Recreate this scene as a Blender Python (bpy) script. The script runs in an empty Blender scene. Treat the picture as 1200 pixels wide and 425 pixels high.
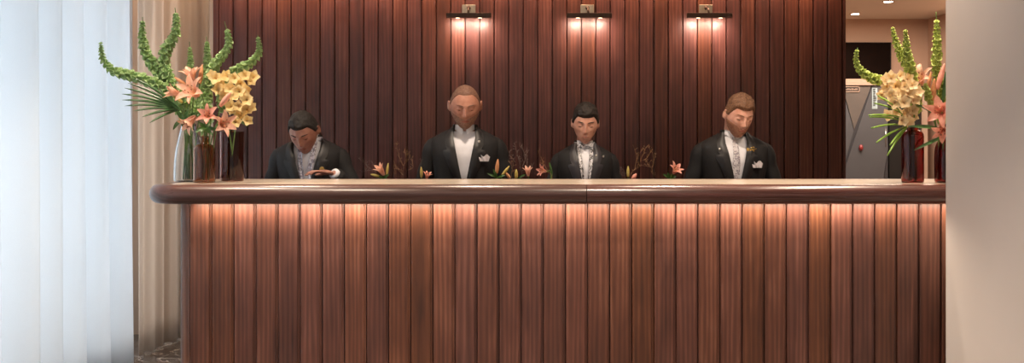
import bpy, math, random
from mathutils import Vector, Matrix, Euler, noise
PI = math.pi
R = math.radians
sc = bpy.context.scene
COL = sc.collection
CAMZ = 1.34
F = 1250.0          # focal length in pixels of the 1200 px frame
HX, HY = 600.0, 171.0

def P(px, py, Y):
    """point at depth Y seen at photo position px, py"""
    return Vector(((px-HX)/F*Y, Y, CAMZ-(py-HY)/F*Y))

# ------------------------------------------------------------------ helpers
def wloc(o):
    v = Vector((0, 0, 0))
    while o is not None:
        v = v + Vector(o.location); o = o.parent
    return v

class MB:
    def __init__(s): s.v = []; s.f = []
    def add(s, vs, fs):
        b = len(s.v)
        s.v += [Vector(v) for v in vs]
        s.f += [tuple(b+i for i in f) for f in fs]
    def box(s, x0, x1, y0, y1, z0, z1):
        s.add([(x0,y0,z0),(x1,y0,z0),(x1,y1,z0),(x0,y1,z0),(x0,y0,z1),(x1,y0,z1),(x1,y1,z1),(x0,y1,z1)],
              [(0,3,2,1),(4,5,6,7),(0,1,5,4),(1,2,6,5),(2,3,7,6),(3,0,4,7)])
    def grid(s, rows, cu=False, cv=False):
        n = len(rows); m = len(rows[0]); b = len(s.v)
        for r in rows: s.v += [Vector(p) for p in r]
        for i in range(n if cu else n-1):
            for j in range(m if cv else m-1):
                a = b+i*m+j; c = b+i*m+(j+1) % m
                d = b+((i+1) % n)*m+(j+1) % m; e = b+((i+1) % n)*m+j
                s.f.append((a, c, d, e))
    def cap(s, start, m, flip=False):
        f = tuple(range(start, start+m))
        s.f.append(f[::-1] if flip else f)
    def tube(s, pts, rad, seg=10, caps=True, flat=1.0, up=None):
        pts = [Vector(p) for p in pts]
        if not hasattr(rad, '__len__'): rad = [rad]*len(pts)
        t0 = (pts[1]-pts[0]).normalized()
        u = Vector(up) if up is not None else (Vector((0,0,1)) if abs(t0.z) < .9 else Vector((1,0,0)))
        u = (u-t0*u.dot(t0)).normalized()
        rows = []
        for i, p in enumerate(pts):
            t = ((pts[i]-pts[i-1]).normalized() if i else t0)
            if i < len(pts)-1: t = (t+(pts[i+1]-pts[i]).normalized())
            if t.length < 1e-6: t = t0
            t.normalize()
            u = (u-t*u.dot(t))
            if u.length < 1e-6: u = Vector((1,0,0))
            u.normalize(); w = t.cross(u)
            rows.append([p+(w*math.cos(2*PI*k/seg)+u*flat*math.sin(2*PI*k/seg))*rad[i] for k in range(seg)])
        b = len(s.v); s.grid(rows, cv=True)
        if caps:
            s.cap(b, seg, True); s.cap(b+(len(pts)-1)*seg, seg)
    def ball(s, c, r, M=None, su=14, sv=10):
        c = Vector(c)
        if not hasattr(r, '__len__'): r = (r, r, r)
        rows = []
        for i in range(sv+1):
            ph = PI*(i/sv); ph = min(max(ph, .02), PI-.02)
            row = []
            for k in range(su):
                d = Vector((math.sin(ph)*math.cos(2*PI*k/su)*r[0], math.sin(ph)*math.sin(2*PI*k/su)*r[1], math.cos(ph)*r[2]))
                if M is not None: d = M @ d
                row.append(c+d)
            rows.append(row)
        b = len(s.v); s.grid(rows, cv=True); s.cap(b, su, True); s.cap(b+sv*su, su)
    def lathe(s, c, prof, seg=32, caps=True):
        c = Vector(c)
        rows = [[c+Vector((r*math.cos(2*PI*k/seg), r*math.sin(2*PI*k/seg), z)) for k in range(seg)] for r, z in prof]
        b = len(s.v); s.grid(rows, cv=True)
        if caps: s.cap(b, seg, True); s.cap(b+(len(prof)-1)*seg, seg)
    def build(s, name, mat, parent=None, smooth=True, xf=None):
        me = bpy.data.meshes.new(name)
        off = wloc(parent) if parent is not None else Vector((0,0,0))
        vs = s.v if xf is None else [xf @ v for v in s.v]
        me.from_pydata([tuple(v-off) for v in vs], [], s.f)
        me.materials.append(mat); me.update()
        if smooth:
            for p in me.polygons: p.use_smooth = True
        o = bpy.data.objects.new(name, me); COL.objects.link(o)
        if parent is not None: o.parent = parent
        return o

def fixn(o, bevel=0, seg=2, angle=None):
    import bmesh
    bm = bmesh.new(); bm.from_mesh(o.data)
    bmesh.ops.recalc_face_normals(bm, faces=bm.faces)
    bm.to_mesh(o.data); bm.free()
    if bevel:
        m = o.modifiers.new('bevel', 'BEVEL'); m.width = bevel; m.segments = seg; m.limit_method = 'ANGLE'
    return o

def recenter(o):
    """put a one-mesh thing's origin at its base"""
    me = o.data
    xs = [v.co.x for v in me.vertices]; ys = [v.co.y for v in me.vertices]; zs = [v.co.z for v in me.vertices]
    c = Vector(((min(xs)+max(xs))/2, (min(ys)+max(ys))/2, min(zs)))
    me.transform(Matrix.Translation(-c)); o.location = c
    return o

def tag(o, label, cat, group=None):
    o['label'] = label; o['category'] = cat
    if group: o['group'] = group
    return o
def thing(name, loc, label, cat, group=None):
    o = bpy.data.objects.new(name, None); COL.objects.link(o)
    o.location = loc; o.empty_display_size = .05
    return tag(o, label, cat, group)
def struct(o): o['kind'] = 'structure'; return o

def smooth_path(pts, n=8):
    """Catmull-Rom through pts"""
    pts = [Vector(p) for p in pts]
    q = [pts[0]*2-pts[1]]+pts+[pts[-1]*2-pts[-2]]
    out = []
    for i in range(1, len(q)-2):
        for k in range(n):
            t = k/n
            out.append(.5*((2*q[i])+(q[i+1]-q[i-1])*t+(2*q[i-1]-5*q[i]+4*q[i+1]-q[i+2])*t*t+(3*q[i]-q[i-1]-3*q[i+1]+q[i+2])*t**3))
    out.append(pts[-1]); return out

# ------------------------------------------------------------------ materials
class NT:
    def __init__(s, name):
        s.m = bpy.data.materials.new(name); s.m.use_nodes = True
        s.t = s.m.node_tree; s.b = s.t.nodes['Principled BSDF']; s.out = s.t.nodes['Material Output']
    def n(s, kind, **kw):
        x = s.t.nodes.new(kind)
        for k, v in kw.items(): setattr(x, k, v)
        return x
    def l(s, a, b): s.t.links.new(a, b)
    def math(s, op, a, b=None, c=None):
        x = s.n('ShaderNodeMath', operation=op)
        for i, v in enumerate((a, b, c)):
            if v is None: continue
            if hasattr(v, 'links'): s.l(v, x.inputs[i])
            else: x.inputs[i].default_value = v
        return x.outputs[0]
    def ramp(s, fac, stops, interp='LINEAR'):
        x = s.n('ShaderNodeValToRGB'); r = x.color_ramp; r.interpolation = interp
        while len(r.elements) > 1: r.elements.remove(r.elements[0])
        r.elements[0].position = stops[0][0]; r.elements[0].color = (*stops[0][1], 1)
        for p, c in stops[1:]:
            e = r.elements.new(p); e.color = (*c, 1)
        s.l(fac, x.inputs[0]); return x.outputs[0]
    def set(s, **kw):
        for k, v in kw.items():
            inp = s.b.inputs[k.replace('_', ' ')]
            if hasattr(v, 'links'): s.l(v, inp)
            else: inp.default_value = v
    def noise(s, vec, scale, detail=3, rough=.5, dist=0):
        x = s.n('ShaderNodeTexNoise'); x.inputs['Scale'].default_value = scale
        x.inputs['Detail'].default_value = detail; x.inputs['Roughness'].default_value = rough
        x.inputs['Distortion'].default_value = dist
        if vec is not None: s.l(vec, x.inputs['Vector'])
        return x.outputs['Fac']
    def coord(s): return s.n('ShaderNodeTexCoord').outputs['Object']
    def mapping(s, vec, scale=(1,1,1), loc=(0,0,0)):
        x = s.n('ShaderNodeMapping'); s.l(vec, x.inputs[0])
        x.inputs['Scale'].default_value = scale; x.inputs['Location'].default_value = loc
        return x.outputs[0]
    def bump(s, h, strength=.2, dist=.002):
        x = s.n('ShaderNodeBump'); x.inputs['Strength'].default_value = strength; x.inputs['Distance'].default_value = dist
        s.l(h, x.inputs['Height']); s.l(x.outputs[0], s.b.inputs['Normal'])

def C(h, k=1.0):
    def g(v):
        v /= 255.0
        return (v/12.92 if v <= .04045 else ((v+.055)/1.055)**2.4)*k
    return (g(int(h[0:2], 16)), g(int(h[2:4], 16)), g(int(h[4:6], 16)))

def simple(name, col, rough=.5, metal=0, var=.12, scale=12, coat=0, sss=0, trans=0, sheen=0, bump=0, emis=None):
    t = NT(name)
    nz = t.noise(t.mapping(t.coord()), scale, 3)
    lo = tuple(c*(1-var) for c in col); hi = tuple(min(1, c*(1+var)) for c in col)
    t.set(Base_Color=t.ramp(nz, [(.3, lo), (.7, hi)]), Roughness=rough, Metallic=metal)
    if coat: t.set(Coat_Weight=coat, Coat_Roughness=.15)
    if sheen: t.set(Sheen_Weight=sheen)
    if sss:
        t.set(Subsurface_Weight=sss, Subsurface_Scale=.006); t.b.inputs['Subsurface Radius'].default_value = (1,.35,.2)
    if trans: t.set(Transmission_Weight=trans)
    if bump: t.bump(t.noise(t.coord(), scale*12, 2), bump, .002)
    if emis: t.b.inputs['Emission Color'].default_value = (*emis[0], 1); t.b.inputs['Emission Strength'].default_value = emis[1]
    return t.m

def wood(name, x0, pitch, dark, mid, light, rough=.42, axis='z', vari=.5, coat=.15, seed=0.0):
    t = NT(name); co = t.coord()
    sx = t.n('ShaderNodeSeparateXYZ'); t.l(co, sx.inputs[0])
    if pitch:
        idx = t.math('FLOOR', t.math('DIVIDE', t.math('SUBTRACT', sx.outputs[0], x0), pitch))
    else:
        idx = t.math('ADD', sx.outputs[0], 0.0); idx = t.math('FLOOR', t.math('MULTIPLY', idx, 0.0))
    idx = t.math('ADD', idx, seed)
    wn = t.n('ShaderNodeTexWhiteNoise', noise_dimensions='1D'); t.l(idx, wn.inputs['W'])
    rnd = wn.outputs['Value']
    cmb = t.n('ShaderNodeCombineXYZ')
    shift = t.math('MULTIPLY', rnd, 37.0)
    if axis == 'z':
        t.l(t.math('MULTIPLY_ADD', sx.outputs[0], 1.0, shift), cmb.inputs[0]); t.l(sx.outputs[1], cmb.inputs[1])
        t.l(t.math('MULTIPLY_ADD', rnd, 9.0, sx.outputs[2]), cmb.inputs[2])
        s1, s2, s3 = (22, 22, 1.6), (150, 150, 6), (11, 11, 3.4)
    else:
        t.l(sx.outputs[0], cmb.inputs[0]); t.l(sx.outputs[1], cmb.inputs[1]); t.l(sx.outputs[2], cmb.inputs[2])
        s1, s2, s3 = (1.0, 22, 22), (3, 170, 170), (1.6, 9, 9)
    v = cmb.outputs[0]
    broad = t.noise(t.mapping(v, s1), 1, 3, .55, .8)
    fine = t.noise(t.mapping(v, s2), 1, 2, .6)
    blot = t.noise(t.mapping(v, s3), 1, 2, .5, .3)
    wv = t.n('ShaderNodeTexWave', wave_type='RINGS', rings_direction='SPHERICAL'); t.l(t.mapping(v, (9, 9, .55) if axis == 'z' else (.6, 9, 9)), wv.inputs[0])
    wv.inputs['Scale'].default_value = 1.6; wv.inputs['Distortion'].default_value = 7; wv.inputs['Detail'].default_value = 3
    g = t.math('ADD', t.math('MULTIPLY', broad, .36), t.math('MULTIPLY', fine, .14))
    g = t.math('ADD', g, t.math('MULTIPLY', blot, .34))
    g = t.math('ADD', g, t.math('MULTIPLY', wv.outputs['Fac'], .14))
    g = t.math('ADD', g, t.math('MULTIPLY', t.math('SUBTRACT', rnd, .5), vari*.16))
    colr = t.ramp(g, [(.22, dark), (.54, mid), (.88, light)])
    hs = t.n('ShaderNodeHueSaturation'); t.l(colr, hs.inputs['Color'])
    wn2 = t.n('ShaderNodeTexWhiteNoise', noise_dimensions='1D'); t.l(t.math('ADD', idx, 51.3), wn2.inputs['W'])
    t.l(t.math('MULTIPLY_ADD', wn2.outputs['Value'], .014, .493), hs.inputs['Hue'])
    t.l(t.math('MULTIPLY_ADD', wn2.outputs['Value'], .16, .90), hs.inputs['Saturation'])
    t.l(t.math('MULTIPLY_ADD', rnd, vari*.42, 1-vari*.21), hs.inputs['Value'])
    t.set(Base_Color=hs.outputs[0], Roughness=t.math('MULTIPLY_ADD', fine, .2, rough-.1), Coat_Weight=coat, Coat_Roughness=.25)
    t.bump(fine, .12, .0012)
    return t.m

WPX0 = (256.7-HX)/F*7.3; WP = 17.0/F*7.3
CPX0 = (222.5-HX)/F*4.8; CP = 25.92/F*4.8
M = {}
WD, WM, WL = C('2c140e'), C('5e3024'), C('8d5a47')
M['wall_wood'] = wood('wall_wood', WPX0, WP, WD, WM, WL, .42, vari=.45, seed=3)
M['counter_wood'] = wood('counter_wood', CPX0, CP, C('2e1810'), C('62392a'), C('966650'), .42, vari=.36, seed=11)
M['nosing_wood'] = wood('nosing_wood', 0, 0, C('2c1610'), C('523024'), C('7a4a3a'), .32, axis='x', vari=0, coat=.3)
M['nosing_wood_b'] = wood('nosing_wood_b', 0, 0, C('2f1610'), C('5a3024'), C('784636'), .27, axis='x', vari=0, coat=.5)
M['desk_wood'] = wood('desk_wood', 0, 0, C('2a120c'), C('4a241a'), C('6b3a2b'), .35, axis='x', vari=0)
M['groove'] = simple('groove_back', C('1a0a07'), .8)

def cream_sheen_top():  # cream colour stands in for bright reflections on a glossy wood top
    t = NT('counter_sheen'); v = t.coord()
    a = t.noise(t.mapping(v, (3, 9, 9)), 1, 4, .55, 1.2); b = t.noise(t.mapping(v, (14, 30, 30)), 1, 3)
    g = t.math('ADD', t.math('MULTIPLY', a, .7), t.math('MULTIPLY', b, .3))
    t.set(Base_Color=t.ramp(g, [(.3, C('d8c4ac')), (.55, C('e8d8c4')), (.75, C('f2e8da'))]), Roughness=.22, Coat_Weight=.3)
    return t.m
M['top_sheen'] = cream_sheen_top()

def marble_floor():
    t = NT('marble_floor'); v = t.coord()
    a = t.noise(v, 2.6, 6, .6, 1.5)
    w = t.n('ShaderNodeTexNoise'); t.l(v, w.inputs['Vector']); w.inputs['Scale'].default_value = 3.4; w.inputs['Detail'].default_value = 8; w.inputs['Distortion'].default_value = 2.2
    vein = t.math('ABSOLUTE', t.math('SUBTRACT', w.outputs['Fac'], .5))
    base = t.ramp(a, [(.3, C('3e3936')), (.7, C('6e6762'))])
    vm = t.ramp(vein, [(0, (1, 1, 1)), (.018, (0, 0, 0))])
    mx = t.n('ShaderNodeMix', data_type='RGBA'); t.l(vm, mx.inputs[0]); t.l(base, mx.inputs[6]); mx.inputs[7].default_value = (*C('c4bab0'), 1)
    t.set(Base_Color=mx.outputs[2], Roughness=.22)
    return t.m
M['floor'] = marble_floor()

def cloth(name, col, transl, trcol, var=.06):
    t = NT(name); v = t.coord()
    wv = t.noise(t.mapping(v, (260, 260, 260)), 1, 2)
    t.set(Base_Color=t.ramp(wv, [(.3, tuple(c*(1-var) for c in col)), (.7, col)]), Roughness=.9)
    t.b.inputs['Specular IOR Level'].default_value = .1
    tr = t.n('ShaderNodeBsdfTranslucent'); tr.inputs[0].default_value = (*trcol, 1)
    ms = t.n('ShaderNodeMixShader'); ms.inputs[0].default_value = transl
    t.l(t.b.outputs[0], ms.inputs[1]); t.l(tr.outputs[0], ms.inputs[2]); t.l(ms.outputs[0], t.out.inputs[0])
    t.bump(wv, .15, .001)
    return t.m
M['sheer'] = cloth('sheer_curtain', C('eef1f3'), .55, C('f4f8fb'))
M['beige_curtain'] = cloth('beige_curtain', C('e4d9cf'), .62, C('e2d6ca'))
M['plaster'] = simple('plaster', C('cbc3be'), .9, var=.03, scale=2)
M['plaster_warm'] = simple('plaster_warm', C('d2b9a2'), .9, var=.03, scale=2)
M['room_wall'] = simple('room_wall', C('b39682'), .9, var=.03, scale=2)
M['ceiling'] = simple('ceiling_paint', C('cfc2b4'), .9, var=.02, scale=2)
M['white_frame'] = simple('window_frame', C('d8dadb'), .5)
M['brass'] = simple('aged_nickel', C('d8cbb4'), .3, 1, .1, 40)
M['bronze'] = simple('dark_bronze', C('5a473d'), .35, .8, .1, 40)
M['black'] = simple('black_metal', C('0c0b0b'), .4, .5)
M['lens'] = simple('lamp_lens', (1, .8, .55), .5, emis=((1, .78, .5), 5))
M['downlens'] = simple('downlight_lens', (1, .8, .6), .5, emis=((1, .85, .66), 25))
M['screen'] = simple('dark_screen', C('140c09'), .9)
M['screen'].node_tree.nodes['Principled BSDF'].inputs['Specular IOR Level'].default_value = .05
M['grey_a'] = simple('grey_panel', C('585a5f'), .45, .2, .06, 6)
M['grey_b'] = simple('grey_panel_light', C('86827f'), .28, .6, .06, 6)
M['grey_c'] = simple('grey_panel_dark', C('434449'), .45, .2, .06, 6)
M['gap'] = simple('black_gap', C('0f0d0c'), .7)
M['ledge'] = simple('ledge_paint', C('b59c8b'), .7, var=.03)
M['red'] = simple('red_knob', C('8c2f33'), .3, coat=.5)
M['sticker'] = simple('sticker_film', C('a9bcc2'), .4)
M['dark_ink'] = simple('dark_ink', C('1d1a1a'), .5)
M['steel'] = simple('steel', C('c9cacb'), .25, 1)

# ------------------------------------------------------------------ room shell
o = MB(); o.box(-2.9, 4.2, -1.5, 9.9, -.1, 0); struct(o.build('floor', M['floor'], smooth=False))
o = MB(); o.box(-2.9, 4.2, -1.5, 7.42, 2.80, 2.9); struct(o.build('ceiling', M['ceiling'], smooth=False))
o = MB(); o.box(1.9, 4.2, 7.42, 9.9, 2.47, 2.57); struct(o.build('ceiling_back_room', M['ceiling'], smooth=False))
# lintel closing the step between both ceilings
o = MB(); o.box(2.245, 4.2, 7.42, 7.50, 2.57, 2.9); struct(o.build('wall_lintel', M['room_wall'], smooth=False))

# panelled back wall: board by board, shiplap reveals
YB = 7.3
mb = MB()
for k in range(43):
    x0 = WPX0+k*WP; x1 = x0+WP
    g = .0085
    # board front with chamfers, reveal on the right
    prof = [(x0, YB+.030), (x0, YB+.004), (x0+.003, YB), (x1-g-.002, YB), (x1-g, YB+.003), (x1-g, YB+.009), (x1-.0045, YB+.009), (x1-.0045, YB+.030), (x1, YB+.030)]
    rows = [[Vector((x, y, z)) for x, y in prof] for z in (0, 2.8)]
    mb.grid(rows)
    if k: pass
mb.box(WPX0, WPX0+43*WP, YB+.0305, YB+.10, 0, 2.8)
wb = struct(mb.build('wall_back', M['wall_wood'], smooth=False))
# left end trim, right end trim of the panelled wall
o = MB(); o.box(WPX0-.040, WPX0-.002, YB-.004, YB+.10, 0, 2.8); fixn(struct(o.build('trim_1', M['wall_wood'], smooth=False)))
o = MB(); o.box(WPX0+43*WP+.001, WPX0+43*WP+.02, YB+.0, YB+.12, 0, 2.8); fixn(struct(o.build('trim_2', M['wall_wood'], smooth=False)))
# plaster return left of the panelling, behind the curtain
o = MB(); o.box(-2.9, WPX0-.042, 7.60, 7.70, 0, 2.8); struct(o.build('wall_back_left', M['plaster_warm'], smooth=False))

# left window wall with opening
XL = -2.75
mb = MB()
mb.box(XL-.15, XL, -1.5, 1.2, 0, 2.8); mb.box(XL-.15, XL, 7.3, 7.7, 0, 2.8)
mb.box(XL-.15, XL, 1.2, 7.3, 2.6, 2.8); mb.box(XL-.15, XL, 1.2, 7.3, 0, .12)
struct(mb.build('wall_left', M['plaster'], smooth=False))
mb = MB()
for y in (1.2, 2.6, 4.0, 5.4, 7.24): mb.box(XL-.10, XL-.04, y, y+.06, .12, 2.6)
mb.box(XL-.10, XL-.04, 1.2, 7.3, .12, .18); mb.box(XL-.10, XL-.04, 1.2, 7.3, 2.54, 2.6)
w1 = struct(mb.build('window_1', M['white_frame'], smooth=False))
t = NT('window_glass'); t.b.inputs['Base Color'].default_value = (1, 1, 1, 1); t.set(Roughness=0.0, Transmission_Weight=1.0, IOR=1.01)
mb = MB(); mb.box(XL-.075, XL-.07, 1.26, 7.24, .18, 2.54)
mb.build('window_pane', t.m, w1, smooth=False)

# right wall, its edge hides the counter's end
XR = 508/F*4.60
o = MB(); o.box(XR, XR+.14, -1.5, 4.60, 0, 2.8); fixn(struct(o.build('wall_right', M['plaster'], smooth=False)), .004)
o = MB(); o.box(XR+.14, 4.2, 4.50, 4.60, 0, 2.8); struct(o.build('wall_right_return', M['plaster'], smooth=False))

# back room on the right
YR = 9.5
XS = (1087.5-HX)/F*YR
o = MB(); o.box(1.9, XS, YR, YR+.1, 0, 2.47); struct(o.build('wall_back_room', M['room_wall'], smooth=False))
o = MB(); o.box(XS, XS+.1, 4.6, YR+.1, 0, 2.8); struct(o.build('wall_right_room', M['room_wall'], smooth=False))
o = MB(); o.box(1.9, 2.0, 7.42, YR, 0, 2.57); struct(o.build('wall_left_room', M['room_wall'], smooth=False))

# ------------------------------------------------------------------ curtains
def curtain(name, path, amp, period, z0, z1, mat, label, seed=0, thick=.004):
    rnd = random.Random(seed)
    pts = smooth_path(path, 60)
    L = [0]
    for a, b in zip(pts, pts[1:]): L.append(L[-1]+(b-a).length)
    ph = [rnd.uniform(-.6, .6) for _ in range(80)]
    am = [rnd.uniform(.65, 1.25) for _ in range(80)]
    rows = []
    NZ = 14
    for j in range(NZ+1):
        z = z0+(z1-z0)*j/NZ
        h = 1-j/NZ
        row = []
        for i, p in enumerate(pts):
            t = (pts[min(i+1, len(pts)-1)]-pts[max(i-1, 0)]).normalized()
            nrm = Vector((t.y, -t.x, 0))
            u = L[i]/period
            k = int(u); f = u-k
            pv = ph[k]*(1-f)+ph[k+1]*f; av = am[k]*(1-f)+am[k+1]*f
            s = math.sin(2*PI*u+pv*1.2)
            s2 = s*(1.15-.15*s*s) + .22*math.sin(4.1*PI*u+pv*3+h*.8)
            d = amp*av*s2*(.85+.3*h)
            sh = .012*math.sin(2*PI*u*.5+h*2.2)*h
            row.append(Vector((p.x, p.y, z+(.006*math.sin(u*9) if j == 0 else 0)))+nrm*d+t*sh)
        rows.append(row)
    mb = MB(); mb.grid(rows)
    o = mb.build(name, mat)
    m = o.modifiers.new('thickness', 'SOLIDIFY'); m.thickness = thick
    recenter(o)
    tag(o, label, 'curtain')
    return o
curtain('sheer_curtain', [(-2.38, -.9, 0), (-2.38, 2, 0), (-2.38, 4, 0), (-2.38, 5.4, 0), (-2.36, 6.62, 0)], .085, .30, .012, 2.72, M['sheer'],
        'sheer white floor-length curtain glowing with daylight at the left window', 5)
curtain('beige_curtain', [(-2.36, 6.73, 0), (-2.345, 7.0, 0), (-2.33, 7.22, 0), (-2.27, 7.36, 0), (-2.16, 7.42, 0), (-2.11, 7.43, 0)], .020, .165, .012, 2.72, M['beige_curtain'],
        'opaque beige curtain bunched in the corner beside the wood-panelled wall', 9)
mb = MB(); mb.tube([(-2.37, -.9, 2.75), (-2.37, 7.0, 2.75)], .014, 8); 
tr = mb.build('curtain_track', M['white_frame']); recenter(tr); tag(tr, 'white ceiling track carrying the curtains along the window', 'curtain track')

# ------------------------------------------------------------------ reception counter
YC = 4.8; ZT = 1.17
XC0 = (208-HX)/F*YC; XC1 = 2.35
counter = thing('reception_counter', (0.3, 5.2, 0), 'long reception counter clad in vertical reddish wood boards with rounded end', 'reception counter')
mb = MB()
RC = .055
x = CPX0
zt = ZT-.082
k = 0
while x < XC1-.001:
    x1 = x+CP; g = .0125
    prof = [(x, YC+.030), (x, YC+.004), (x+.002, YC+.001), (x+.005, YC), (x1-g-.003, YC), (x1-g, YC+.003), (x1-g, YC+.009), (x1-.0045, YC+.009), (x1-.0045, YC+.030), (x1, YC+.030)]
    mb.grid([[Vector((a, b, z)) for a, b in prof] for z in (0, zt)])
    x = x1
XC1 = x
# rounded left corner and left side boards
prof = [(CPX0, YC+.010), (CPX0-.002, YC)]
for i in range(0, 13):
    a = R(90*i/12); prof.append((XC0+RC-RC*math.sin(a), YC+RC-RC*math.cos(a)))
prof += [(XC0, YC+.73), (XC0+.02, YC+.75)]
mb.grid([[Vector((a, b, z)) for a, b in reversed(prof)] for z in (0, zt)])
mb.box(XC0+.02, XC1, YC+.735, YC+.75, 0, zt)
mb.box(XC0+.03, XC1, YC+.045, YC+.735, zt-.02, zt)
front = mb.build('front_panel', M['counter_wood'], counter, smooth=False)
m = front.data
for p in m.polygons:
    if p.center.x+.3 < XC0+RC+.01: p.use_smooth = True
mb = MB(); mb.box(XC0+.06, XC1, YC+.031, YC+.04, 0, zt-.01)
mb.build('groove_backing', M['groove'], counter, smooth=False)

# nosing: profile swept along front edge, around the left end; inner cream sheen plate
YN = 4.665                        # foremost line of the nosing
XN0 = (174-HX)/F*4.80             # leftmost
YBK = YC+.80                      # back edge of the top
NR = .044                         # bullnose radius-ish (vertical half)
TW = .085                         # nosing width in plan
def outline(off, x_start, x_end, n=20, full=True):
    """plan polyline of the edge moved inward by off"""
    rad = .17
    pts = []
    x0 = XN0+off; y0 = YN+off; yb = YBK-off
    r = max(rad-off, .02)
    pts.append((x_end, y0))
    if not full:
        pts.append((x_start, y0)); return pts
    xx = x_end-.4
    while xx > x0+r+.2: pts.append((xx, y0)); xx -= .4
    for i in range(n+1):
        a = R(90*i/n); pts.append((x0+r-r*math.sin(a), y0+r-r*math.cos(a)))
    for i in range(n+1):
        a = R(90*i/n); pts.append((x0+r-r*math.cos(a), yb-r+r*math.sin(a)))
    xx = x0+r+.3
    while xx < x_end: pts.append((xx, yb)); xx += .4
    pts.append((x_end, yb))
    return pts
# cross-section: (inset from the edge, z)
H0, H1 = ZT-.086, ZT
sec = [(TW, H0), (.045, H0)]
for i in range(0, 15):
    a = PI*i/14
    sec.append((.043-.043*math.sin(a), (H0+H1)/2-math.cos(a)*.043))
sec += [(.06, H1), (TW-.003, H1), (TW, H1-.003), (TW, H0)]
XSEAM = (687.5-HX)/F*4.67
def sweep(name, x_start, x_end, full, mat):
    base = None; rows = []
    for off, z in sec:
        rows.append([Vector((a, b, z)) for a, b in outline(off, x_start, x_end, full=full)])
    mb = MB(); n = len(rows[0]); mb.grid(rows)
    # end caps
    for e in (0, n-1):
        b = len(mb.v); mb.add([r[e] for r in rows[:-1]], [tuple(range(len(rows)-1))])
    o = mb.build(name, mat, counter); fixn(o)
    md = o.modifiers.new('es', 'EDGE_SPLIT'); md.split_angle = R(50)
    return o
# left part runs round the end; split at the seam for the front, back runs through
def sweep_left():
    rows = []
    for off, z in sec:
        pts = outline(off, 0, XC1, full=True)
        pts = [(XSEAM-.0012, pts[0][1])]+[p for p in pts if not (p[1] < YN+off+1e-4 and p[0] > XSEAM-.05)]
        rows.append([Vector((a, b, z)) for a, b in pts])
    n = min(len(r) for r in rows)
    assert all(len(r) == n for r in rows)
    mb = MB(); mb.grid(rows)
    for e in (0, n-1): mb.add([r[e] for r in rows[:-1]], [tuple(range(len(rows)-1))])
    o = mb.build('nosing', M['nosing_wood'], counter); fixn(o)
    o.modifiers.new('es', 'EDGE_SPLIT').split_angle = R(50)
sweep_left()
sweep('nosing', XSEAM+.0012, XC1, False, M['nosing_wood_b'])
# cream plate carrying the top's painted reflection
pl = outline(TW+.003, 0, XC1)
for a, b, nm in ((0, 1, 'top_sheen'),):
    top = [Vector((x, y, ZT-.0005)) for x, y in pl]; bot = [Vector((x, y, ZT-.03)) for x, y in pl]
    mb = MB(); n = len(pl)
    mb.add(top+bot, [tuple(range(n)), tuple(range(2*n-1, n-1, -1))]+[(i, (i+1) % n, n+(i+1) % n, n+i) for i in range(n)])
    o = mb.build('sheen_plate', M['top_sheen'], counter, smooth=False); fixn(o)
# dark substrate under the cream plate
mb = MB(); mb.box(XN0+TW+.1, XC1, YN+TW, YBK-TW, ZT-.084, ZT-.032); mb.build('top_core', M['groove'], counter, smooth=False)
# LED strip holder below the nosing
mb = MB(); mb.box(XC0+.05, XC1, YC-.055, YC-.035, zt-.006, zt); mb.build('light_channel', M['bronze'], counter, smooth=False)

# staff desk behind
ZD = .95
desk = thing('staff_desk', (0.2, 5.9, 0), 'low staff work desk hidden behind the reception counter', 'desk')
mb = MB(); mb.box(-1.35, 1.95, YBK+.03, 5.92, ZD-.03, ZD); fixn(mb.build('desktop', M['desk_wood'], desk, smooth=False), .003)
for x in (-1.33, .28, 1.89):
    mb = MB(); mb.box(x, x+.04, YBK+.06, 5.90, 0, ZD-.03); mb.build('leg_panel', M['desk_wood'], desk, smooth=False)

def area(name, loc, rot, sx, sy, e, col, spread=None):
    l = bpy.data.lights.new(name, 'AREA'); l.shape = 'RECTANGLE'; l.size = sx; l.size_y = sy; l.energy = e; l.color = col
    if spread: l.spread = R(spread)
    o = bpy.data.objects.new(name, l); COL.objects.link(o); o.location = loc; o.rotation_euler = rot
    return o
# ------------------------------------------------------------------ picture lights
def picture_light(px, where):
    X = (px-HX)/F*7.2
    zb = CAMZ-(17.5-HY)/F*7.17
    r = thing('picture_light', (X, YB, zb), where, 'wall lamp', 'picture lights on the panelled wall')
    mb = MB(); mb.box(X-.050, X+.042, YB-.014, YB+.002, zb+.022, zb+.085); fixn(mb.build('mounting_plate', M['brass'], r, smooth=False), .003)
    mb = MB(); mb.tube([(X-.004, YB-.01, zb+.055), (X-.004, YB-.05, zb+.062), (X-.004, YB-.10, zb+.045), (X-.004, YB-.125, zb+.014)], [.007]*4, 10)
    mb.ball((X-.004, YB-.035, zb+.06), .014); mb.build('arm', M['bronze'], r)
    mb = MB(); mb.box(X-.152, X+.152, YB-.145, YB-.105, zb-.020, zb+.013)
    fixn(mb.build('lamp_bar', M['bronze'], r, smooth=False), .004)
    area('picture_bar', (X, YB-.118, zb-.030), (R(35), 0, 0), .26, .02, 1.5, (1, .78, .62))
    for dx in (-.075, .075):
        mb = MB(); mb.lathe((X+dx, YB-.125, zb-.0212), [(.013, 0), (.013, .0015)], 16)
        mb.build('lamp_lens', M['lens'], r)
        l = bpy.data.lights.new('picture_spot', 'SPOT'); l.energy = 3.4; l.color = (1, .78, .62); l.spot_size = R(150); l.spot_blend = 1; l.shadow_soft_size = .03
        lo = bpy.data.objects.new('picture_spot', l); COL.objects.link(lo)
        lo.location = (X+dx, YB-.122, zb-.030)
        lo.rotation_euler = Euler((R(42), 0, 0))
picture_light(549.5, 'slim bronze picture light above the bald man, leftmost of the three')
picture_light(690, 'slim bronze picture light above the dark-haired man, middle of the three')
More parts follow.
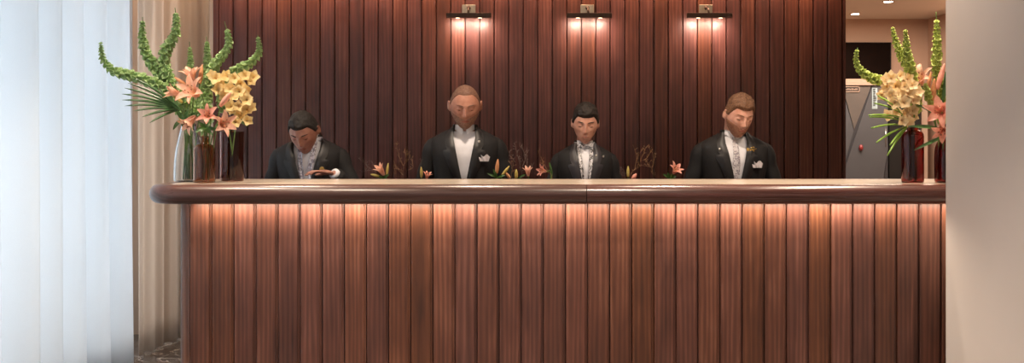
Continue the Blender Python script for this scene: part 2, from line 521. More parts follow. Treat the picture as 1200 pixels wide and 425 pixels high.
picture_light(830.5, 'slim bronze picture light above the bearded fair-haired man, rightmost of three')

# ------------------------------------------------------------------ back room furniture
def bx(name, mat, par, px0, px1, py0, py1, Y, th, smooth=False, bevel=0):
    a = P(px0, py1, Y); b = P(px1, py0, Y)
    mb = MB(); mb.box(a.x, b.x, Y, Y+th, a.z, b.z)
    o = mb.build(name, mat, par, smooth=smooth); fixn(o, bevel); return o
tv = thing('wall_screen', P(1010, 92, 9.44), 'black rectangular wall screen above the grey doors in the back room', 'screen')
bx('panel', M['screen'], tv, 970, 1043.5, 50, 92, 9.44, .06, bevel=.004)
bx('bezel', M['gap'], tv, 969, 1044.5, 49.5, 92.4, 9.46, .039)
# cabinet / lift front
YG = 9.20
zfl = 0
cab = thing('grey_cabinet', (P(1010, 0, YG).x, YG+.12, 0), 'tall grey metal cabinet with angular panels beneath the black wall screen', 'cabinet')
def poly(name, mat, par, pts, Y, th):
    vs = [P(a, b, Y) for a, b in pts]; n = len(vs)
    bk = [v+Vector((0, th, 0)) for v in vs]
    mb = MB(); mb.add(vs+bk, [tuple(range(n)), tuple(range(2*n-1, n-1, -1))]+[(i, n+i, n+(i+1) % n, (i+1) % n) for i in range(n)])
    o = mb.build(name, mat, par, smooth=False); fixn(o); return o
a = P(968, 100, YG); b = P(1041, 100, YG)
mb = MB(); mb.box(a.x, b.x, YG+.012, YR-.002, 0, a.z); mb.build('body', M['grey_c'], cab, smooth=False)
zb_ = 171+CAMZ*F/YG-.5
poly('door', M['grey_a'], cab, [(969, 100.5), (986, 100.5), (1000.6, 153), (984.5, 210), (969, 260)], YG, .011)
poly('door', M['grey_b'], cab, [(987.2, 100.5), (1021, 100.5), (1001.0, 151.5)], YG, .011)
poly('door', M['grey_a'], cab, [(1022.2, 100.5), (1040.5, 100.5), (1040.5, 175), (1013, zb_), (970, zb_), (970, 258)], YG, .011)
poly('door', M['grey_c'], cab, [(1040.5, 178), (1040.5, zb_), (1015, zb_)], YG, .011)
# brass edged plate with a door-sign look
pl_ = bx('name_plate', M['dark_ink'], cab, 985.2, 1007, 101.6, 107.3, YG-.006, .005)
bx('frame', M['ledge'], pl_, 984.8, 1007.4, 101.1, 102.0, YG-.009, .004); bx('frame', M['ledge'], pl_, 984.8, 1007.4, 106.9, 107.8, YG-.009, .004)
bx('frame', M['ledge'], pl_, 1006.5, 1007.4, 101.1, 107.8, YG-.009, .004)
mb = MB()
for i in range(9):
    q = P(991.5+i*1.55, 105.6, YG-.008); w = .0065; mb.box(q.x, q.x+w, YG-.009, YG-.006, q.z, q.z+.016 if i % 3 else q.z+.012)
mb.build('lettering', M['ledge'], pl_, smooth=False)
st = bx('sticker', M['sticker'], cab, 1022, 1028.2, 103, 127.5, YG-.004, .003)
mb = MB()
rr = random.Random(4)
for i in range(13):
    z = P(0, 104.5+i*1.6, YG).z; x0 = P(1023, 0, YG).x
    mb.box(x0, x0+.014+rr.random()*.016, YG-.006, YG-.004, z-.0035, z+.0035)
mb.build('lettering', M['dark_ink'], st, smooth=False)
q = P(1009, 173, YG-.01); mb = MB(); mb.ball(q, (.018, .02, .026)); mb.build('knob', M['red'], cab)
mb = MB(); q = P(1038, 172, YG-.03); q2 = P(1038, 150, YG-.03); mb.tube([q, q2], .004, 8); mb.build('led_line', M['steel'], cab)  # steel rod standing in for a white LED light line
# ledge between
ld = thing('wall_ledge', P(1010, 99.5, YG+.05), 'pinkish beige ledge running between grey cabinet and wall screen', 'ledge')
bx('shelf', M['ledge'], ld, 968, 1049, 95.2, 99.8, YG-.02, .31, bevel=.002)
bx('upstand', M['ledge'], ld, 968, 1049, 92.3, 95.1, YG+.12, .17)
# dark gap right of the cabinet, painted as a solid black block, then pale post
dk = bx('dark_gap_block', M['gap'], None, 1042, 1078, 112, zb_, YG+.05, .24); recenter(dk); tag(dk, 'narrow black block standing in for the dark gap beside the grey cabinet, behind right-hand red bottle', 'cabinet')
o = bx('trim_3', M['ledge'], None, 1080, 1087, 100, zb_+4, YG+.1, .19); struct(o)

def downlight(px, py, Y, lab, zc):
    q = P(px, py, Y); q.z = zc
    r = thing('ceiling_downlight', q, lab, 'ceiling light', 'recessed downlights of the back room')
    mb = MB(); mb.lathe(q+Vector((0, 0, -.006)), [(.045, 0), (.047, .006)], 24, caps=False); mb.lathe(q+Vector((0,0,-.006)), [(.045, 0), (.034, .002)], 24, caps=False); mb.build('trim_ring', M['ledge'], r)
    mb = MB(); mb.lathe(q+Vector((0, 0, -.005)), [(.033, 0), (.033, .003)], 24); mb.build('lens', M['downlens'], r)
    l = bpy.data.lights.new('downlight_spot', 'SPOT'); l.energy = 14; l.color = (1, .80, .62); l.spot_size = R(120); l.spot_blend = .6; l.shadow_soft_size = .03
    lo = bpy.data.objects.new('downlight_spot', l); COL.objects.link(lo); lo.location = q+Vector((0, 0, -.02))
def ydep(py, z): return (z-CAMZ)*F/(HY-py)
downlight(1002, 16, ydep(16, 2.47), 'small round recessed downlight near the panelled wall, lowest in the photo', 2.47)
downlight(1041, 1.5, ydep(1.5, 2.47), 'brighter recessed downlight cut by the top edge of the photo', 2.47)

# ------------------------------------------------------------------ glass
def glass(name, col, rough=.02, ior=1.45, dens=None):
    t = NT(name); t.b.inputs['Base Color'].default_value = (*col, 1)
    t.set(Roughness=rough, Transmission_Weight=1.0, IOR=ior)
    if dens:
        va = t.n('ShaderNodeVolumeAbsorption'); va.inputs['Color'].default_value = (*dens[0], 1); va.inputs['Density'].default_value = dens[1]
        t.l(va.outputs[0], t.out.inputs['Volume'])
    return t.m
M['clear_glass'] = glass('clear_glass', (.92, .95, .96))
M['amber_glass'] = glass('amber_glass', C('cf9a70'))
M['brown_glass'] = glass('brown_glass', C('a0604a'))
M['red_glass'] = glass('red_glass', C('b0524a'))
M['water'] = glass('water', (.95, .97, .98), 0, 1.33)

def vessel(name, x, y, z, prof, wall, mat, label, cat, water=None, seg=48):
    r = thing(name, (x, y, z), label, cat)
    inner = [(max(rr-wall, .001), zz+(wall*1.6 if i == 0 else 0)) for i, (rr, zz) in enumerate(prof)]
    full = [(.001, 0)]+prof+[((prof[-1][0]*2-wall)/2, prof[-1][1]+.001)]+inner[::-1]+[(.001, wall*1.6)]
    mb = MB(); mb.lathe((x, y, z), full, seg, caps=False)
    o = mb.build('glass_body', mat, r); fixn(o)
    return r
def interp(prof, n=6):
    """smooth profile (r,z)"""
    pts = smooth_path([Vector((a, b, 0)) for a, b in prof], n)
    return [(p.x, p.y) for p in pts]

def cylr(h, r, rn, hn):  # bottle profile with rounded shoulder
    p = [(r*.90, 0), (r*.98, .004), (r, .012), (r, h*.5), (r, h-.03)]
    for i in range(1, 9):
        a = R(90*i/8); p.append((rn+(r-rn)*math.cos(a), h-.03+.03*math.sin(a)))
    p += [(rn, h+hn*.5), (rn, h+hn-.006), (rn+.005, h+hn-.004), (rn+.005, h+hn)]
    return p
cv = P(221, 213, 5.10); Z0 = ZT
vA = vessel('glass_vase', cv.x, 5.10, Z0, interp([(.060, 0), (.068, .006), (.069, .03), (.066, .10), (.058, .16), (.046, .215), (.036, .26), (.034, .275)], 5), .004, M['clear_glass'],
       'tapering clear glass vase on the left counter end, behind the amber bottle', 'vase')
av = P(239.5, 213, 4.93)
vB = vessel('amber_bottle', av.x, 4.93, Z0, cylr(.180, .050, .021, .035), .004, M['amber_glass'], 'light amber glass bottle vase standing foremost on the left counter end', 'bottle')
bv = P(272, 213, 5.17)
vC = vessel('brown_vase', bv.x, 5.17, Z0, [(.050, 0), (.055, .004), (.057, .012), (.057, .12), (.057, .225), (.0575, .235), (.0575, .24)], .004, M['brown_glass'],
       'tall straight dark brown glass vase right of the amber bottle', 'vase')
rv = P(1069.5, 213, 4.96)
vD = vessel('red_bottle', rv.x, 4.96, Z0, cylr(.243, .0505, .026, .022), .004, M['red_glass'], 'tall dark red glass bottle with rounded shoulders on right counter end', 'bottle')
r2 = P(1110, 213, 4.99)
vE = vessel('red_brown_bottle', r2.x, 4.99, Z0, interp([(.05, 0), (.056, .006), (.057, .03), (.057, .13), (.050, .175), (.030, .215), (.022, .25), (.022, .27), (.026, .275)], 5), .004, M['red_glass'],
       'dark red bottle with sloping shoulders half hidden by the right wall', 'bottle')

# ------------------------------------------------------------------ plants
M['bell'] = None
def leafmat(name, a, b, rough=.5, transl=.25, scale=20):
    t = NT(name); nz = t.noise(t.coord(), scale, 3)
    t.set(Base_Color=t.ramp(nz, [(.3, a), (.7, b)]), Roughness=rough)
    tr = t.n('ShaderNodeBsdfTranslucent'); tr.inputs[0].default_value = (*b, 1)
    ms = t.n('ShaderNodeMixShader'); ms.inputs[0].default_value = transl
    t.l(t.b.outputs[0], ms.inputs[1]); t.l(tr.outputs[0], ms.inputs[2]); t.l(ms.outputs[0], t.out.inputs[0])
    return t.m
def petalmat(name, base, tip, scale=1.0, spots=None):
    """colour runs along the petal's generated length"""
    t = NT(name); nz = t.noise(t.coord(), 45, 3, .6)
    c = t.ramp(nz, [(.25, base), (.75, tip)])
    t.set(Base_Color=c, Roughness=.55)
    tr = t.n('ShaderNodeBsdfTranslucent'); t.l(c, tr.inputs[0])
    ms = t.n('ShaderNodeMixShader'); ms.inputs[0].default_value = .3
    t.l(t.b.outputs[0], ms.inputs[1]); t.l(tr.outputs[0], ms.inputs[2]); t.l(ms.outputs[0], t.out.inputs[0])
    return t.m
M['bell'] = leafmat('bell_green', C('8fb472'), C('cfe4ae'), .5, .3, 60)
M['bell_lime'] = leafmat('bell_lime', C('a5b84e'), C('dde795'), .5, .3, 60)
M['bell_core'] = leafmat('bell_core', C('4f7a34'), C('75994a'), .5, .1, 60)
M['stem'] = leafmat('stem_green', C('3f5f2c'), C('67853f'), .5, .0)
M['stem_pale'] = leafmat('stem_pale', C('a0a26a'), C('c2c08a'), .5, .1)
M['leaf'] = leafmat('leaf_green', C('2c4a22'), C('4d7436'), .4, .15)
M['leaf_dark'] = leafmat('leaf_dark', C('2a4a2a'), C('4a7240'), .35, .1)
M['blade'] = leafmat('blade_lime', C('6d9a3a'), C('a2c860'), .4, .2)
M['lily'] = petalmat('lily_salmon', C('e0a081'), C('f8ccb2'))
M['lily_pink'] = petalmat('lily_pink', C('dd8f7e'), C('f3b9a4'))
M['lily_pale'] = petalmat('lily_pale', C('e0a088'), C('f6cdb4'))
M['bud'] = petalmat('bud_orange', C('c98a5a'), C('e9b284'))
M['bud_yellow'] = petalmat('bud_yellow', C('b9a850'), C('e2cf7e'))
M['orchid'] = petalmat('orchid_yellow', C('e8ca82'), C('fbecba'))
M['orchid_cream'] = petalmat('orchid_cream', C('f2d69c'), C('fff2d2'))
M['lip'] = petalmat('orchid_lip', C('b5703c'), C('e0b070'))
M['anther'] = simple('anther', C('6a2f1a'), .8)
M['filament'] = simple('filament', C('d9c08a'), .6)
M['twig'] = simple('dry_twig', C('8d6a4a'), .8, var=.25, scale=60)
M['twig_grey'] = simple('dry_twig_grey', C('7d6a62'), .8, var=.25, scale=60)

def frame_to(d, roll=0):
    """matrix whose +Z is d"""
    d = Vector(d).normalized()
    return d.to_track_quat('Z', 'Y').to_matrix().to_4x4() @ Matrix.Rotation(roll, 4, 'Z')

# bell calyx, opening along +Z, origin at its foot; unit = 1 cm radius
def bell_mesh(name, mat):
    mb = MB()
    prof = [(.10, 0), (.35, .25), (.62, .6), (.92, .95), (1.08, 1.12)]
    seg = 10
    rows = []
    for i, (r, z) in enumerate(prof):
        rows.append([Vector((r*math.cos(2*PI*k/seg)*(1+.08*(k % 2)*(i/4)), r*math.sin(2*PI*k/seg)*(1+.08*(k % 2)*(i/4)), z+(.08*(k % 2) if i == 4 else 0))) for k in range(seg)])
    rin = []
    for i, (r, z) in enumerate(reversed(prof)):
        rin.append([Vector((max(r-.06, .02)*math.cos(2*PI*k/seg), max(r-.06, .02)*math.sin(2*PI*k/seg), z+.06)) for k in range(seg)])
    mb.grid(rows+rin, cv=True)
    mb.ball((0, 0, .5), (.26, .26, .3), su=6, sv=4)
    me = bpy.data.meshes.new(name); me.from_pydata([tuple(v*.01) for v in mb.v], [], mb.f); me.materials.append(mat); me.update()
    for p in me.polygons: p.use_smooth = True
    return me
BELL = bell_mesh('bell', M['bell']); BELL_L = bell_mesh('bell', M['bell_lime'])

def bell_spike(path, foot, rmax, label, lime=False, seed=0, bare=.0, gap=1.0):
    """path: world points from the base of the flowering part to its tip; foot: point inside the vase"""
    rnd = random.Random(seed)
    root = thing('bells_of_ireland', foot, label, 'flower stem', 'bells of Ireland stems')
    pts = smooth_path([foot]+path, 14)
    fl = smooth_path(path, 24)
    mb = MB(); n = len(pts); mb.tube(pts, [.0038-.002*i/n for i in range(n)], 6); mb.build('stem', M['stem'] if not lime else M['bell_core'], root)
    L = [0]
    for a, b in zip(fl, fl[1:]): L.append(L[-1]+(b-a).length)
    tot = L[-1]; s = bare*tot*3.2; rmax *= 1.72; cnt = 0; w = 0
    me = BELL_L if lime else BELL
    while s < tot and cnt < 96:
        f = s/tot
        i = max(j for j in range(len(L)) if L[j] <= s)
        i = min(i, len(fl)-2)
        p = fl[i].lerp(fl[i+1], (s-L[i])/max(1e-6, L[i+1]-L[i]))
        t = (fl[i+1]-fl[i]).normalized()
        k = 1.0 if f < .60 else max(.32, 1-((f-.60)/.40)**1.5*.72)
        rr = rmax*k
        base = t.orthogonal().normalized(); sd = t.cross(base)
        nb = 5
        for q in range(nb):
            a = 2*PI*(q/nb)+w*PI/nb+rnd.uniform(-.15, .15)
            out = base*math.cos(a)+sd*math.sin(a)
            d = (out+t*(.55+.6*(1-k))+Vector((rnd.uniform(-.12, .12), rnd.uniform(-.12, .12), rnd.uniform(-.1, .2)))).normalized()
            o = bpy.data.objects.new('bell', me); COL.objects.link(o); o.parent = root
            o.location = p+out*.002-Vector(foot)
            o.rotation_euler = frame_to(d, rnd.random()*6).to_euler()
            sz = rr/.0165*rnd.uniform(.85, 1.12); o.scale = (sz*.95, sz*.95, sz)
            cnt += 1
        s += (rr*.80+.003)*gap; w += 1
    return root

def PP(lst, Y, dy=0.0):
    n = len(lst)
    return [P(a, b, Y+dy*i/max(1, n-1)) for i, (a, b) in enumerate(lst)]

# left arrangement: bells
fA = Vector((vA.location.x, vA.location.y, ZT+.02)); nA = Vector((vA.location.x, vA.location.y, ZT+.28))
def fo(v, dx=0, dy=0, dz=.012): return Vector((v.location.x+dx, v.location.y+dy, ZT+dz))
bells_left = [
 ([(216,150),(200,110),(186,100),(172,94),(150,88),(131,82),(121,70),(118,51)], 5.10, -.10, .0175, 'green bells of Ireland stem sweeping far left towards the white curtain', vA, .10),
 ([(218,150),(208,118),(195,98),(182,80),(171,62),(167,44),(167,20)], 5.12, .02, .0185, 'thick upright bells of Ireland stem in front of the beige curtain', vA, .05),
 ([(219,150),(214,122),(202,100),(193,78),(194,60),(204,44),(207,28),(205,9)], 5.08, .08, .0190, 'tallest wavy bells of Ireland stem of the left bouquet', vA, .05),
 ([(221,150),(223,120),(223,90),(223,68),(222,49)], 5.2, .06, .0130, 'short slim bells of Ireland stem between the tallest and the corner ones', vA, .06),
 ([(222,150),(235,120),(240,95),(243,70),(242,43)], 5.22, .06, .0145, 'slim pointed bells of Ireland stem before the bright plaster strip', vA, .06),
 ([(240,150),(242,115),(246,92),(252,76),(265,60),(268,46),(263,25)], 5.05, .05, .0170, 'bells of Ireland stem bending upright against the first dark wall boards', vB, .05),
 ([(270,150),(260,118),(264,98),(276,83),(292,76),(303,62),(302,41)], 5.1, .02, .0165, 'bells of Ireland stem curving right over the yellow orchids', vC, .06)]
for i, (pts, Y, dy, r, lab, v, bare) in enumerate(bells_left):
    q = PP(pts, Y, dy); q[0] = Vector((v.location.x+(i % 3-1)*.008, v.location.y+((i*7) % 3-1)*.008, ZT+(.245 if v is not vB else .225)))
    bell_spike(q, fo(v, (i % 3-1)*.02, ((i*5) % 3-1)*.015), r, lab, seed=i, bare=bare)
bells_right = [
 ([(1070,150),(1068,118),(1052,99),(1036,95),(1020,91),(1008,82),(1003,70),(1005,56)], 5.0, -.05, .0150, 'lime bells of Ireland stem sweeping left across the black wall screen', vD, .08),
 ([(1070,150),(1074,115),(1071,95),(1063,76),(1055,62),(1050,50),(1046,33)], 5.02, .03, .0165, 'lime bells of Ireland stem leaning left, beside the shortest upright one', vD, .06),
 ([(1070,150),(1073,110),(1068,86),(1064,68),(1062,52),(1061,36)], 4.95, -.05, .0160, 'lime upright bells of Ireland stem in front of the pale back wall', vD, .08),
 ([(1107,150),(1103,110),(1098,85),(1098,60),(1098,38),(1097,14)], 5.02, .02, .0150, 'tallest lime bells of Ireland stem close to the right wall', vE, .05),
 ([(1105,150),(1098,128),(1088,112),(1084,98)], 4.95, -.05, .0150, 'short lime bells of Ireland stem low between orchids and pink lilies', vE, .06),
 ([(1107,150),(1106,125),(1104,105),(1101,90)], 5.0, .0, .0150, 'short lime bells of Ireland stem nearest the right wall, among pink lilies', vE, .06)]
for i, (pts, Y, dy, r, lab, v, bare) in enumerate(bells_right):
    q = PP(pts, Y, dy); q[0] = Vector((v.location.x+(i % 3-1)*.006, v.location.y, ZT+.255))
    bell_spike(q, fo(v, (i % 3-1)*.018, ((i*5) % 3-1)*.012), r, lab, lime=True, seed=20+i, bare=bare)

def petal(L, W, curl, cup=.25, n=9, m=5, open_=.9, tipw=.0):
    """petal from origin growing along +Z then bending outward +X. returns rows"""
    rows = []
    x = z = 0; ang = R(8)
    ds = L/(n-1)
    for i in range(n):
        f = i/(n-1)
        w = W*(math.sin(PI*min(1, f*.93+.07))**.75)*(1-.25*f)+.0012
        if f > .97: w = .0008
        row = []
        for j in range(m):
            s = (j/(m-1)-.5)*2
            lift = cup*w*(s*s)
            # inward = direction towards axis
            nx, nz = -math.cos(ang), math.sin(ang)
            row.append(Vector((x+nx*lift, s*w, z+nz*lift)))
        rows.append(row)
        ang = R(8)+(open_*f**.8+curl*f**3)
        x += math.sin(ang)*ds; z += math.cos(ang)*ds
    return rows

def lily(center, d, size, mat, label, foot, opening=1.0, seed=0, leaves=(), curl=.9, grp='lilies', stemmat=None, name='lily', bend=None):
    """trumpet throat at center, facing d"""
    rnd = random.Random(seed); size *= 1.15
    center = Vector(center); d = Vector(d).normalized(); foot = Vector(foot)
    root = thing(name, foot, label, 'flower', grp)
    Fm = Matrix.Translation(center) @ frame_to(d, rnd.random()*6)
    back = center-d*.03
    pth = smooth_path([foot, foot.lerp(back, .6)+Vector((0, 0, .02)) if bend is None else Vector(bend), back, center-d*.002], 8)
    mb = MB(); mb.tube(pth, [.0030]*(len(pth)-1)+[.0055], 7); mb.build('stem', stemmat or M['stem'], root)
    for k in range(6):
        inner = k % 2
        rows = petal(size*(1.0 if inner else .97)*rnd.uniform(.93, 1.05), size*(.21 if inner else .155), curl*rnd.uniform(.7, 1.3), cup=.35, open_=opening*rnd.uniform(.85, 1.15))
        mb = MB(); mb.grid(rows)
        mb.build('petal', mat, root, xf=Fm @ Matrix.Rotation(k*PI/3, 4, 'Z') @ Matrix.Translation((.004 if inner else .006, 0, 0)))
    if opening > .45:
        for k in range(5):
            a = 2*PI*k/5+rnd.random()*.4
            e = Vector((math.cos(a)*.16, math.sin(a)*.16, .62))*size
            mb = MB(); mb.tube([Vector((0, 0, 0)), e*.5+Vector((0, 0, .004)), e], .0009, 5)
            st_ = mb.build('stamen', M['filament'], root, xf=Fm)
            mb = MB(); mb.ball(e, (.0022, .0022, .0055), su=6, sv=5); mb.build('anther', M['anther'], st_, xf=Fm)
    for lf in leaves: leaf(root, *lf)
    return root
def leaf(root, base, tip, w, mat=None, droop=.0, face=(0, -1, .3)):
    base = Vector(base); tip = Vector(tip); ax = (tip-base); L = ax.length; t = ax.normalized()
    s = t.cross(Vector(face)).normalized(); up = s.cross(t)
    rows = []
    n = 9
    for i in range(n):
        f = i/(n-1); ww = w*max(.03, math.sin(PI*(f*.9+.06))**.8)
        c = base+ax*f+up*(math.sin(PI*f)*L*.10)-Vector((0, 0, droop*f*f))
        rows.append([c+s*ww*q-up*abs(q)*ww*-.35 for q in (-1, -.5, 0, .5, 1)])
    mb = MB(); mb.grid(rows)
    return mb.build('leaf', mat or M['leaf'], root)
def bud(base, tip, r, foot, mat, label, grp='lily buds', leaves=(), stem=None):
    base = Vector(base); tip = Vector(tip); foot = Vector(foot)
    root = thing('lily_bud', foot, label, 'flower bud', grp)
    ax = tip-base; L = ax.length
    pth = smooth_path([foot, foot.lerp(base, .6), base], 8)
    mb = MB(); mb.tube(pth, .0024, 6); mb.build('stem', stem or M['stem'], root)
    n = 12
    pts = [base+ax*(i/n) for i in range(n+1)]
    rad = [r*(.35+.65*math.sin(PI*min(1, (i/n)*.82+.12))**.9)*(1-.55*(i/n)**4) for i in range(n+1)]; rad[-1] = r*.08
    mb = MB(); mb.tube(pts, rad, 12, up=(.3, -.9, .2))
    for v in mb.v:   # six shallow ribs
        pass
    mb.build('bud', mat, root)
    for lf in leaves: leaf(root, *lf)
    return root

# --- left lilies
G = 'salmon lilies of the left bouquet'
def foot_of(v, i): return fo(v, math.cos(i*2.1)*.018, math.sin(i*2.1)*.018)
lily(P(233,112,4.93), (-.35,-.75,.35), .105, M['lily'], 'largest fully open salmon lily at the middle of the left bouquet', foot_of(vB, 0), 1.0, 1, grp=G)
lily(P(226,98,5.02), (-.10,-.25,.95), .085, M['lily'], 'salmon lily opening upward at top of the left bouquet', foot_of(vA, 1), .72, 2, grp=G, curl=.6)
lily(P(214,112,4.95), (-.85,-.35,.30), .075, M['lily'], 'half-open salmon lily pointing left toward the curtain', foot_of(vA, 2), .42, 3, grp=G, curl=.3)
lily(P(229,136,4.95), (-.50,-.45,-.62), .085, M['lily'], 'drooping salmon lily over the clear vase mouth', foot_of(vA, 3), .62, 4, grp=G)
lily(P(245,138,4.88), (.05,-.9,.35), .070, M['lily_pink'], 'small open pinkish lily just above the amber bottle', foot_of(vB, 3), .95, 5, grp=G)
lily(P(257,146,4.90), (.65,-.65,.10), .085, M['lily_pale'], 'pale salmon lily spreading right below the yellow orchids', foot_of(vB, 4), .95, 6, grp=G)
bud(P(234,98,5.03), P(237,75,5.05), .011, foot_of(vA, 5), M['bud'], 'pointed orange lily bud standing upright before the curtain corner', 'left lily buds')
bud(P(222,103,5.0), P(204,90,5.0), .010, foot_of(vA, 6), M['bud'], 'orange lily bud leaning to upper left', 'left lily buds')
bud(P(258,124,4.90), P(271,108,4.88), .013, foot_of(vB, 6), M['lily_pale'], 'plump pale pink lily bud lying over the yellow orchids', 'left lily buds')
bud(P(214,120,4.95), P(200,110,4.93), .009, foot_of(vA, 7), M['bud_yellow'], 'yellowish lily bud left of the largest lily', 'left lily buds')
# --- right lilies
G = 'pink lilies of the right bouquet'
def footr(i): return fo(vE, math.cos(i*2.1)*.018-.002, math.sin(i*2.1)*.018)
lily(P(1080,100,4.97), (-.45,-.55,.6), .095, M['lily_pale'], 'pale pink open lily behind the cream orchids', footr(0), .95, 11, grp=G)
lily(P(1104,132,4.85), (-.45,-.8,.1), .105, M['lily_pink'], 'large coral pink lily cut off by the right wall', footr(1), 1.0, 12, grp=G)
lily(P(1108,150,4.86), (-.5,-.6,-.3), .075, M['lily_pink'], 'low coral lily drooping beside the right wall', footr(2), .8, 13, grp=G)
bud(P(1086,110,4.95), P(1091,84,4.95), .010, footr(3), M['bud'], 'slim orange bud above the cream orchids', 'right lily buds')
bud(P(1093,118,4.92), P(1095,92,4.90), .013, footr(4), M['bud'], 'plump peach bud between cream orchids and right wall', 'right lily buds')
bud(P(1098,105,4.95), P(1107,74,4.95), .013, footr(5), M['lily_pink'], 'long pink bud pointing up along the right wall', 'right lily buds')

# --- orchids
def orchid_bloom(root, c, d, size, mat, roll, seed):
    rnd = random.Random(seed)
    Fm = Matrix.Translation(c) @ frame_to(d, roll)
    mb = MB()
    for k in range(5):
        a = R(90)+k*2*PI/5
        rows = petal(size*rnd.uniform(.9, 1.08), size*.37, -.5, cup=.2, n=6, m=5, open_=1.45)
        m_ = Matrix.Rotation(a, 4, 'Z')
        for r_ in rows:
            for i in range(len(r_)): r_[i] = m_ @ r_[i]
        mb.grid(rows)
    b = mb.build('bloom', mat, root, xf=Fm)
    mb = MB(); mb.tube([(0, 0, 0), (0, -size*.10, size*.22), (0, -size*.30, size*.28)], [size*.07, size*.13, size*.10], 8, flat=.6)
    mb.build('lip', M['lip'], b, xf=Fm)
def orchid_spray(foot, stem_pts, blooms, mat, label, size, grp=None, seed=0):
    rnd = random.Random(seed)
    root = thing('orchid_spray', foot, label, 'flower stem', grp)
    pts = smooth_path([foot]+stem_pts, 10)
    mb = MB(); mb.tube(pts, .0032, 7); mb.build('stem', M['stem'], root)
    mbp = MB()
    blooms = blooms+[c+Vector((rnd.uniform(-.03, .03), rnd.uniform(.0, .05), rnd.uniform(-.03, .03))) for c in blooms[::2]]
    for i, c in enumerate(blooms):
        near = min(pts, key=lambda p: (p-c).length)
        out = (c-near); d = (out.normalized()*.8+Vector((0, -1.0, .15))+Vector((rnd.uniform(-.4, .4), 0, rnd.uniform(-.3, .3)))).normalized()
        mbp.tube([near, near.lerp(c, .5)-Vector((0, 0, .004)), c], .0014, 5)
        orchid_bloom(root, c, d, size*rnd.uniform(.85, 1.1), mat, rnd.uniform(-.5, .5), seed*50+i)
    mbp.build('pedicels', M['stem_pale'], root)
    return root
def spread(lst, Y, sd):
    rnd = random.Random(sd)
    return [P(a, b, Y+rnd.uniform(-.05, .05)) for a, b in lst]
orchid_spray(foot_of(vC, 0), PP([(268,150),(262,120),(266,98),(285,90)], 5.08), spread([(254,92),(262,99),(268,90),(277,92),(283,97),(289,90),(297,92),(258,106),(271,103),(281,107)], 5.00, 1),
   M['orchid'], 'yellow orchid spray arching right, uppermost of the left bouquet', .050, 'yellow orchid sprays', 1)
orchid_spray(foot_of(vC, 2), PP([(276,150),(282,132),(285,115)], 5.08), spread([(277,114),(288,106),(290,117),(280,124),(290,128),(283,136),(272,126),(289,142),(266,112),(276,143)], 5.00, 2),
   M['orchid'], 'yellow orchid spray hanging low over the brown vase rim', .050, 'yellow orchid sprays', 2)
bl = M['orchid_cream']
orchid_spray(fo(vD, -.01, .01), PP([(1068,150),(1062,120),(1056,100),(1045,92)], 5.0), spread([(1044,92),(1053,90),(1062,93),(1039,101),(1048,100),(1058,102),(1068,101),(1034,110),(1043,110)], 4.93, 3),
   bl, 'cream orchid spray forming the top of the right bouquet', .050, 'cream orchid sprays', 3)
orchid_spray(fo(vD, .012, 0), PP([(1069,150),(1062,132),(1054,122)], 5.0), spread([(1053,111),(1063,111),(1072,110),(1048,120),(1058,120),(1068,119),(1051,130),(1060,130),(1068,130),(1056,140),(1064,141)], 4.93, 4),
   bl, 'cream orchid spray spilling down over the red bottle neck', .050, 'cream orchid sprays', 4)

# --- palm fronds / blades
def blade(mb, a, b, w, sag=.0, n=10):
    a = Vector(a); b = Vector(b); ax = b-a; t = ax.normalized()
    s = t.cross(Vector((0, -1, .2))).normalized()
    rows = []
    for i in range(n):
        f = i/(n-1); ww = w*(.35+.65*math.sin(PI*min(1, f*.8+.15)))*(1 if f < .9 else (1-f)/.1*.9+.1)
        c = a+ax*f+Vector((0, 0, .05*ax.length*math.sin(PI*f)-sag*f*f))
        rows.append([c+s*ww, c+Vector((0, .003, 0)), c-s*ww, c+Vector((0, -.002, -.001))])
    mb.grid(rows, cv=True)
BW = .0060
fr = thing('palm_frond', foot_of(vA, 4), 'dark green fan palm leaf spreading left against the beige curtain', 'leaf')
hub = P(212, 128, 5.0)
mb = MB(); mb.tube(smooth_path([fr.location, Vector((vA.location.x-.005, vA.location.y, ZT+.26)), hub], 8), .003, 6); mb.build('stem', M['stem'], fr)
mb = MB()
for (a, b) in [(150,97),(146,103),(143,110),(143,117),(146,124),(156,130),(166,137),(175,144),(158,92)]:
    blade(mb, hub, P(a, b, 4.9), BW)
mb.build('leaflets', M['leaf_dark'], fr)
def greens(v, label, items, mat, name='foliage_sprig', cat='leaves', grp=None):
    root = thing(name, fo(v, .0, -.006), label, cat, grp)
    top = items[0][0]
    mb = MB(); mb.tube(smooth_path([root.location, Vector((v.location.x, v.location.y, ZT+.20)), top], 6), .003, 6); mb.build('stem', M['stem'], root)
    for a, b, w in items: leaf(root, a, b, w, mat)
    return root
c0 = P(241, 150, 4.90)
greens(vB, 'bright green lily leaves at the neck of the amber bottle', [(c0, P(229,155,4.85), .010), (c0, P(236,160,4.83), .010), (c0, P(249,158,4.83), .011), (c0, P(257,153,4.86), .009), (c0, P(233,143,4.88), .009), (c0, P(251,141,4.95), .009)], M['leaf'])
c0 = P(276, 138, 5.08)
greens(vC, 'green leaves arching at the right side of the yellow orchids', [(c0, P(289,120,5.05), .010), (P(288,124,5.05), P(287,108,5.05), .008), (c0, P(262,150,5.0), .010), (c0, P(291,148,5.05), .009)], M['leaf'])
c0 = P(213, 140, 5.05)
greens(vA, 'dark green leaves among the salmon lilies above the clear vase', [(c0, P(203,152,5.0), .010), (c0, P(222,160,5.0), .011), (c0, P(225,128,5.03), .010), (c0, P(206,124,5.05), .009), (c0, P(240,132,5.05), .011)], M['leaf'])
c0 = P(1066, 146, 4.96)
gr = thing('strap_leaves', fo(vD, -.02, 0), 'blunt lime green strap leaves fanning left from the red bottle', 'leaves')
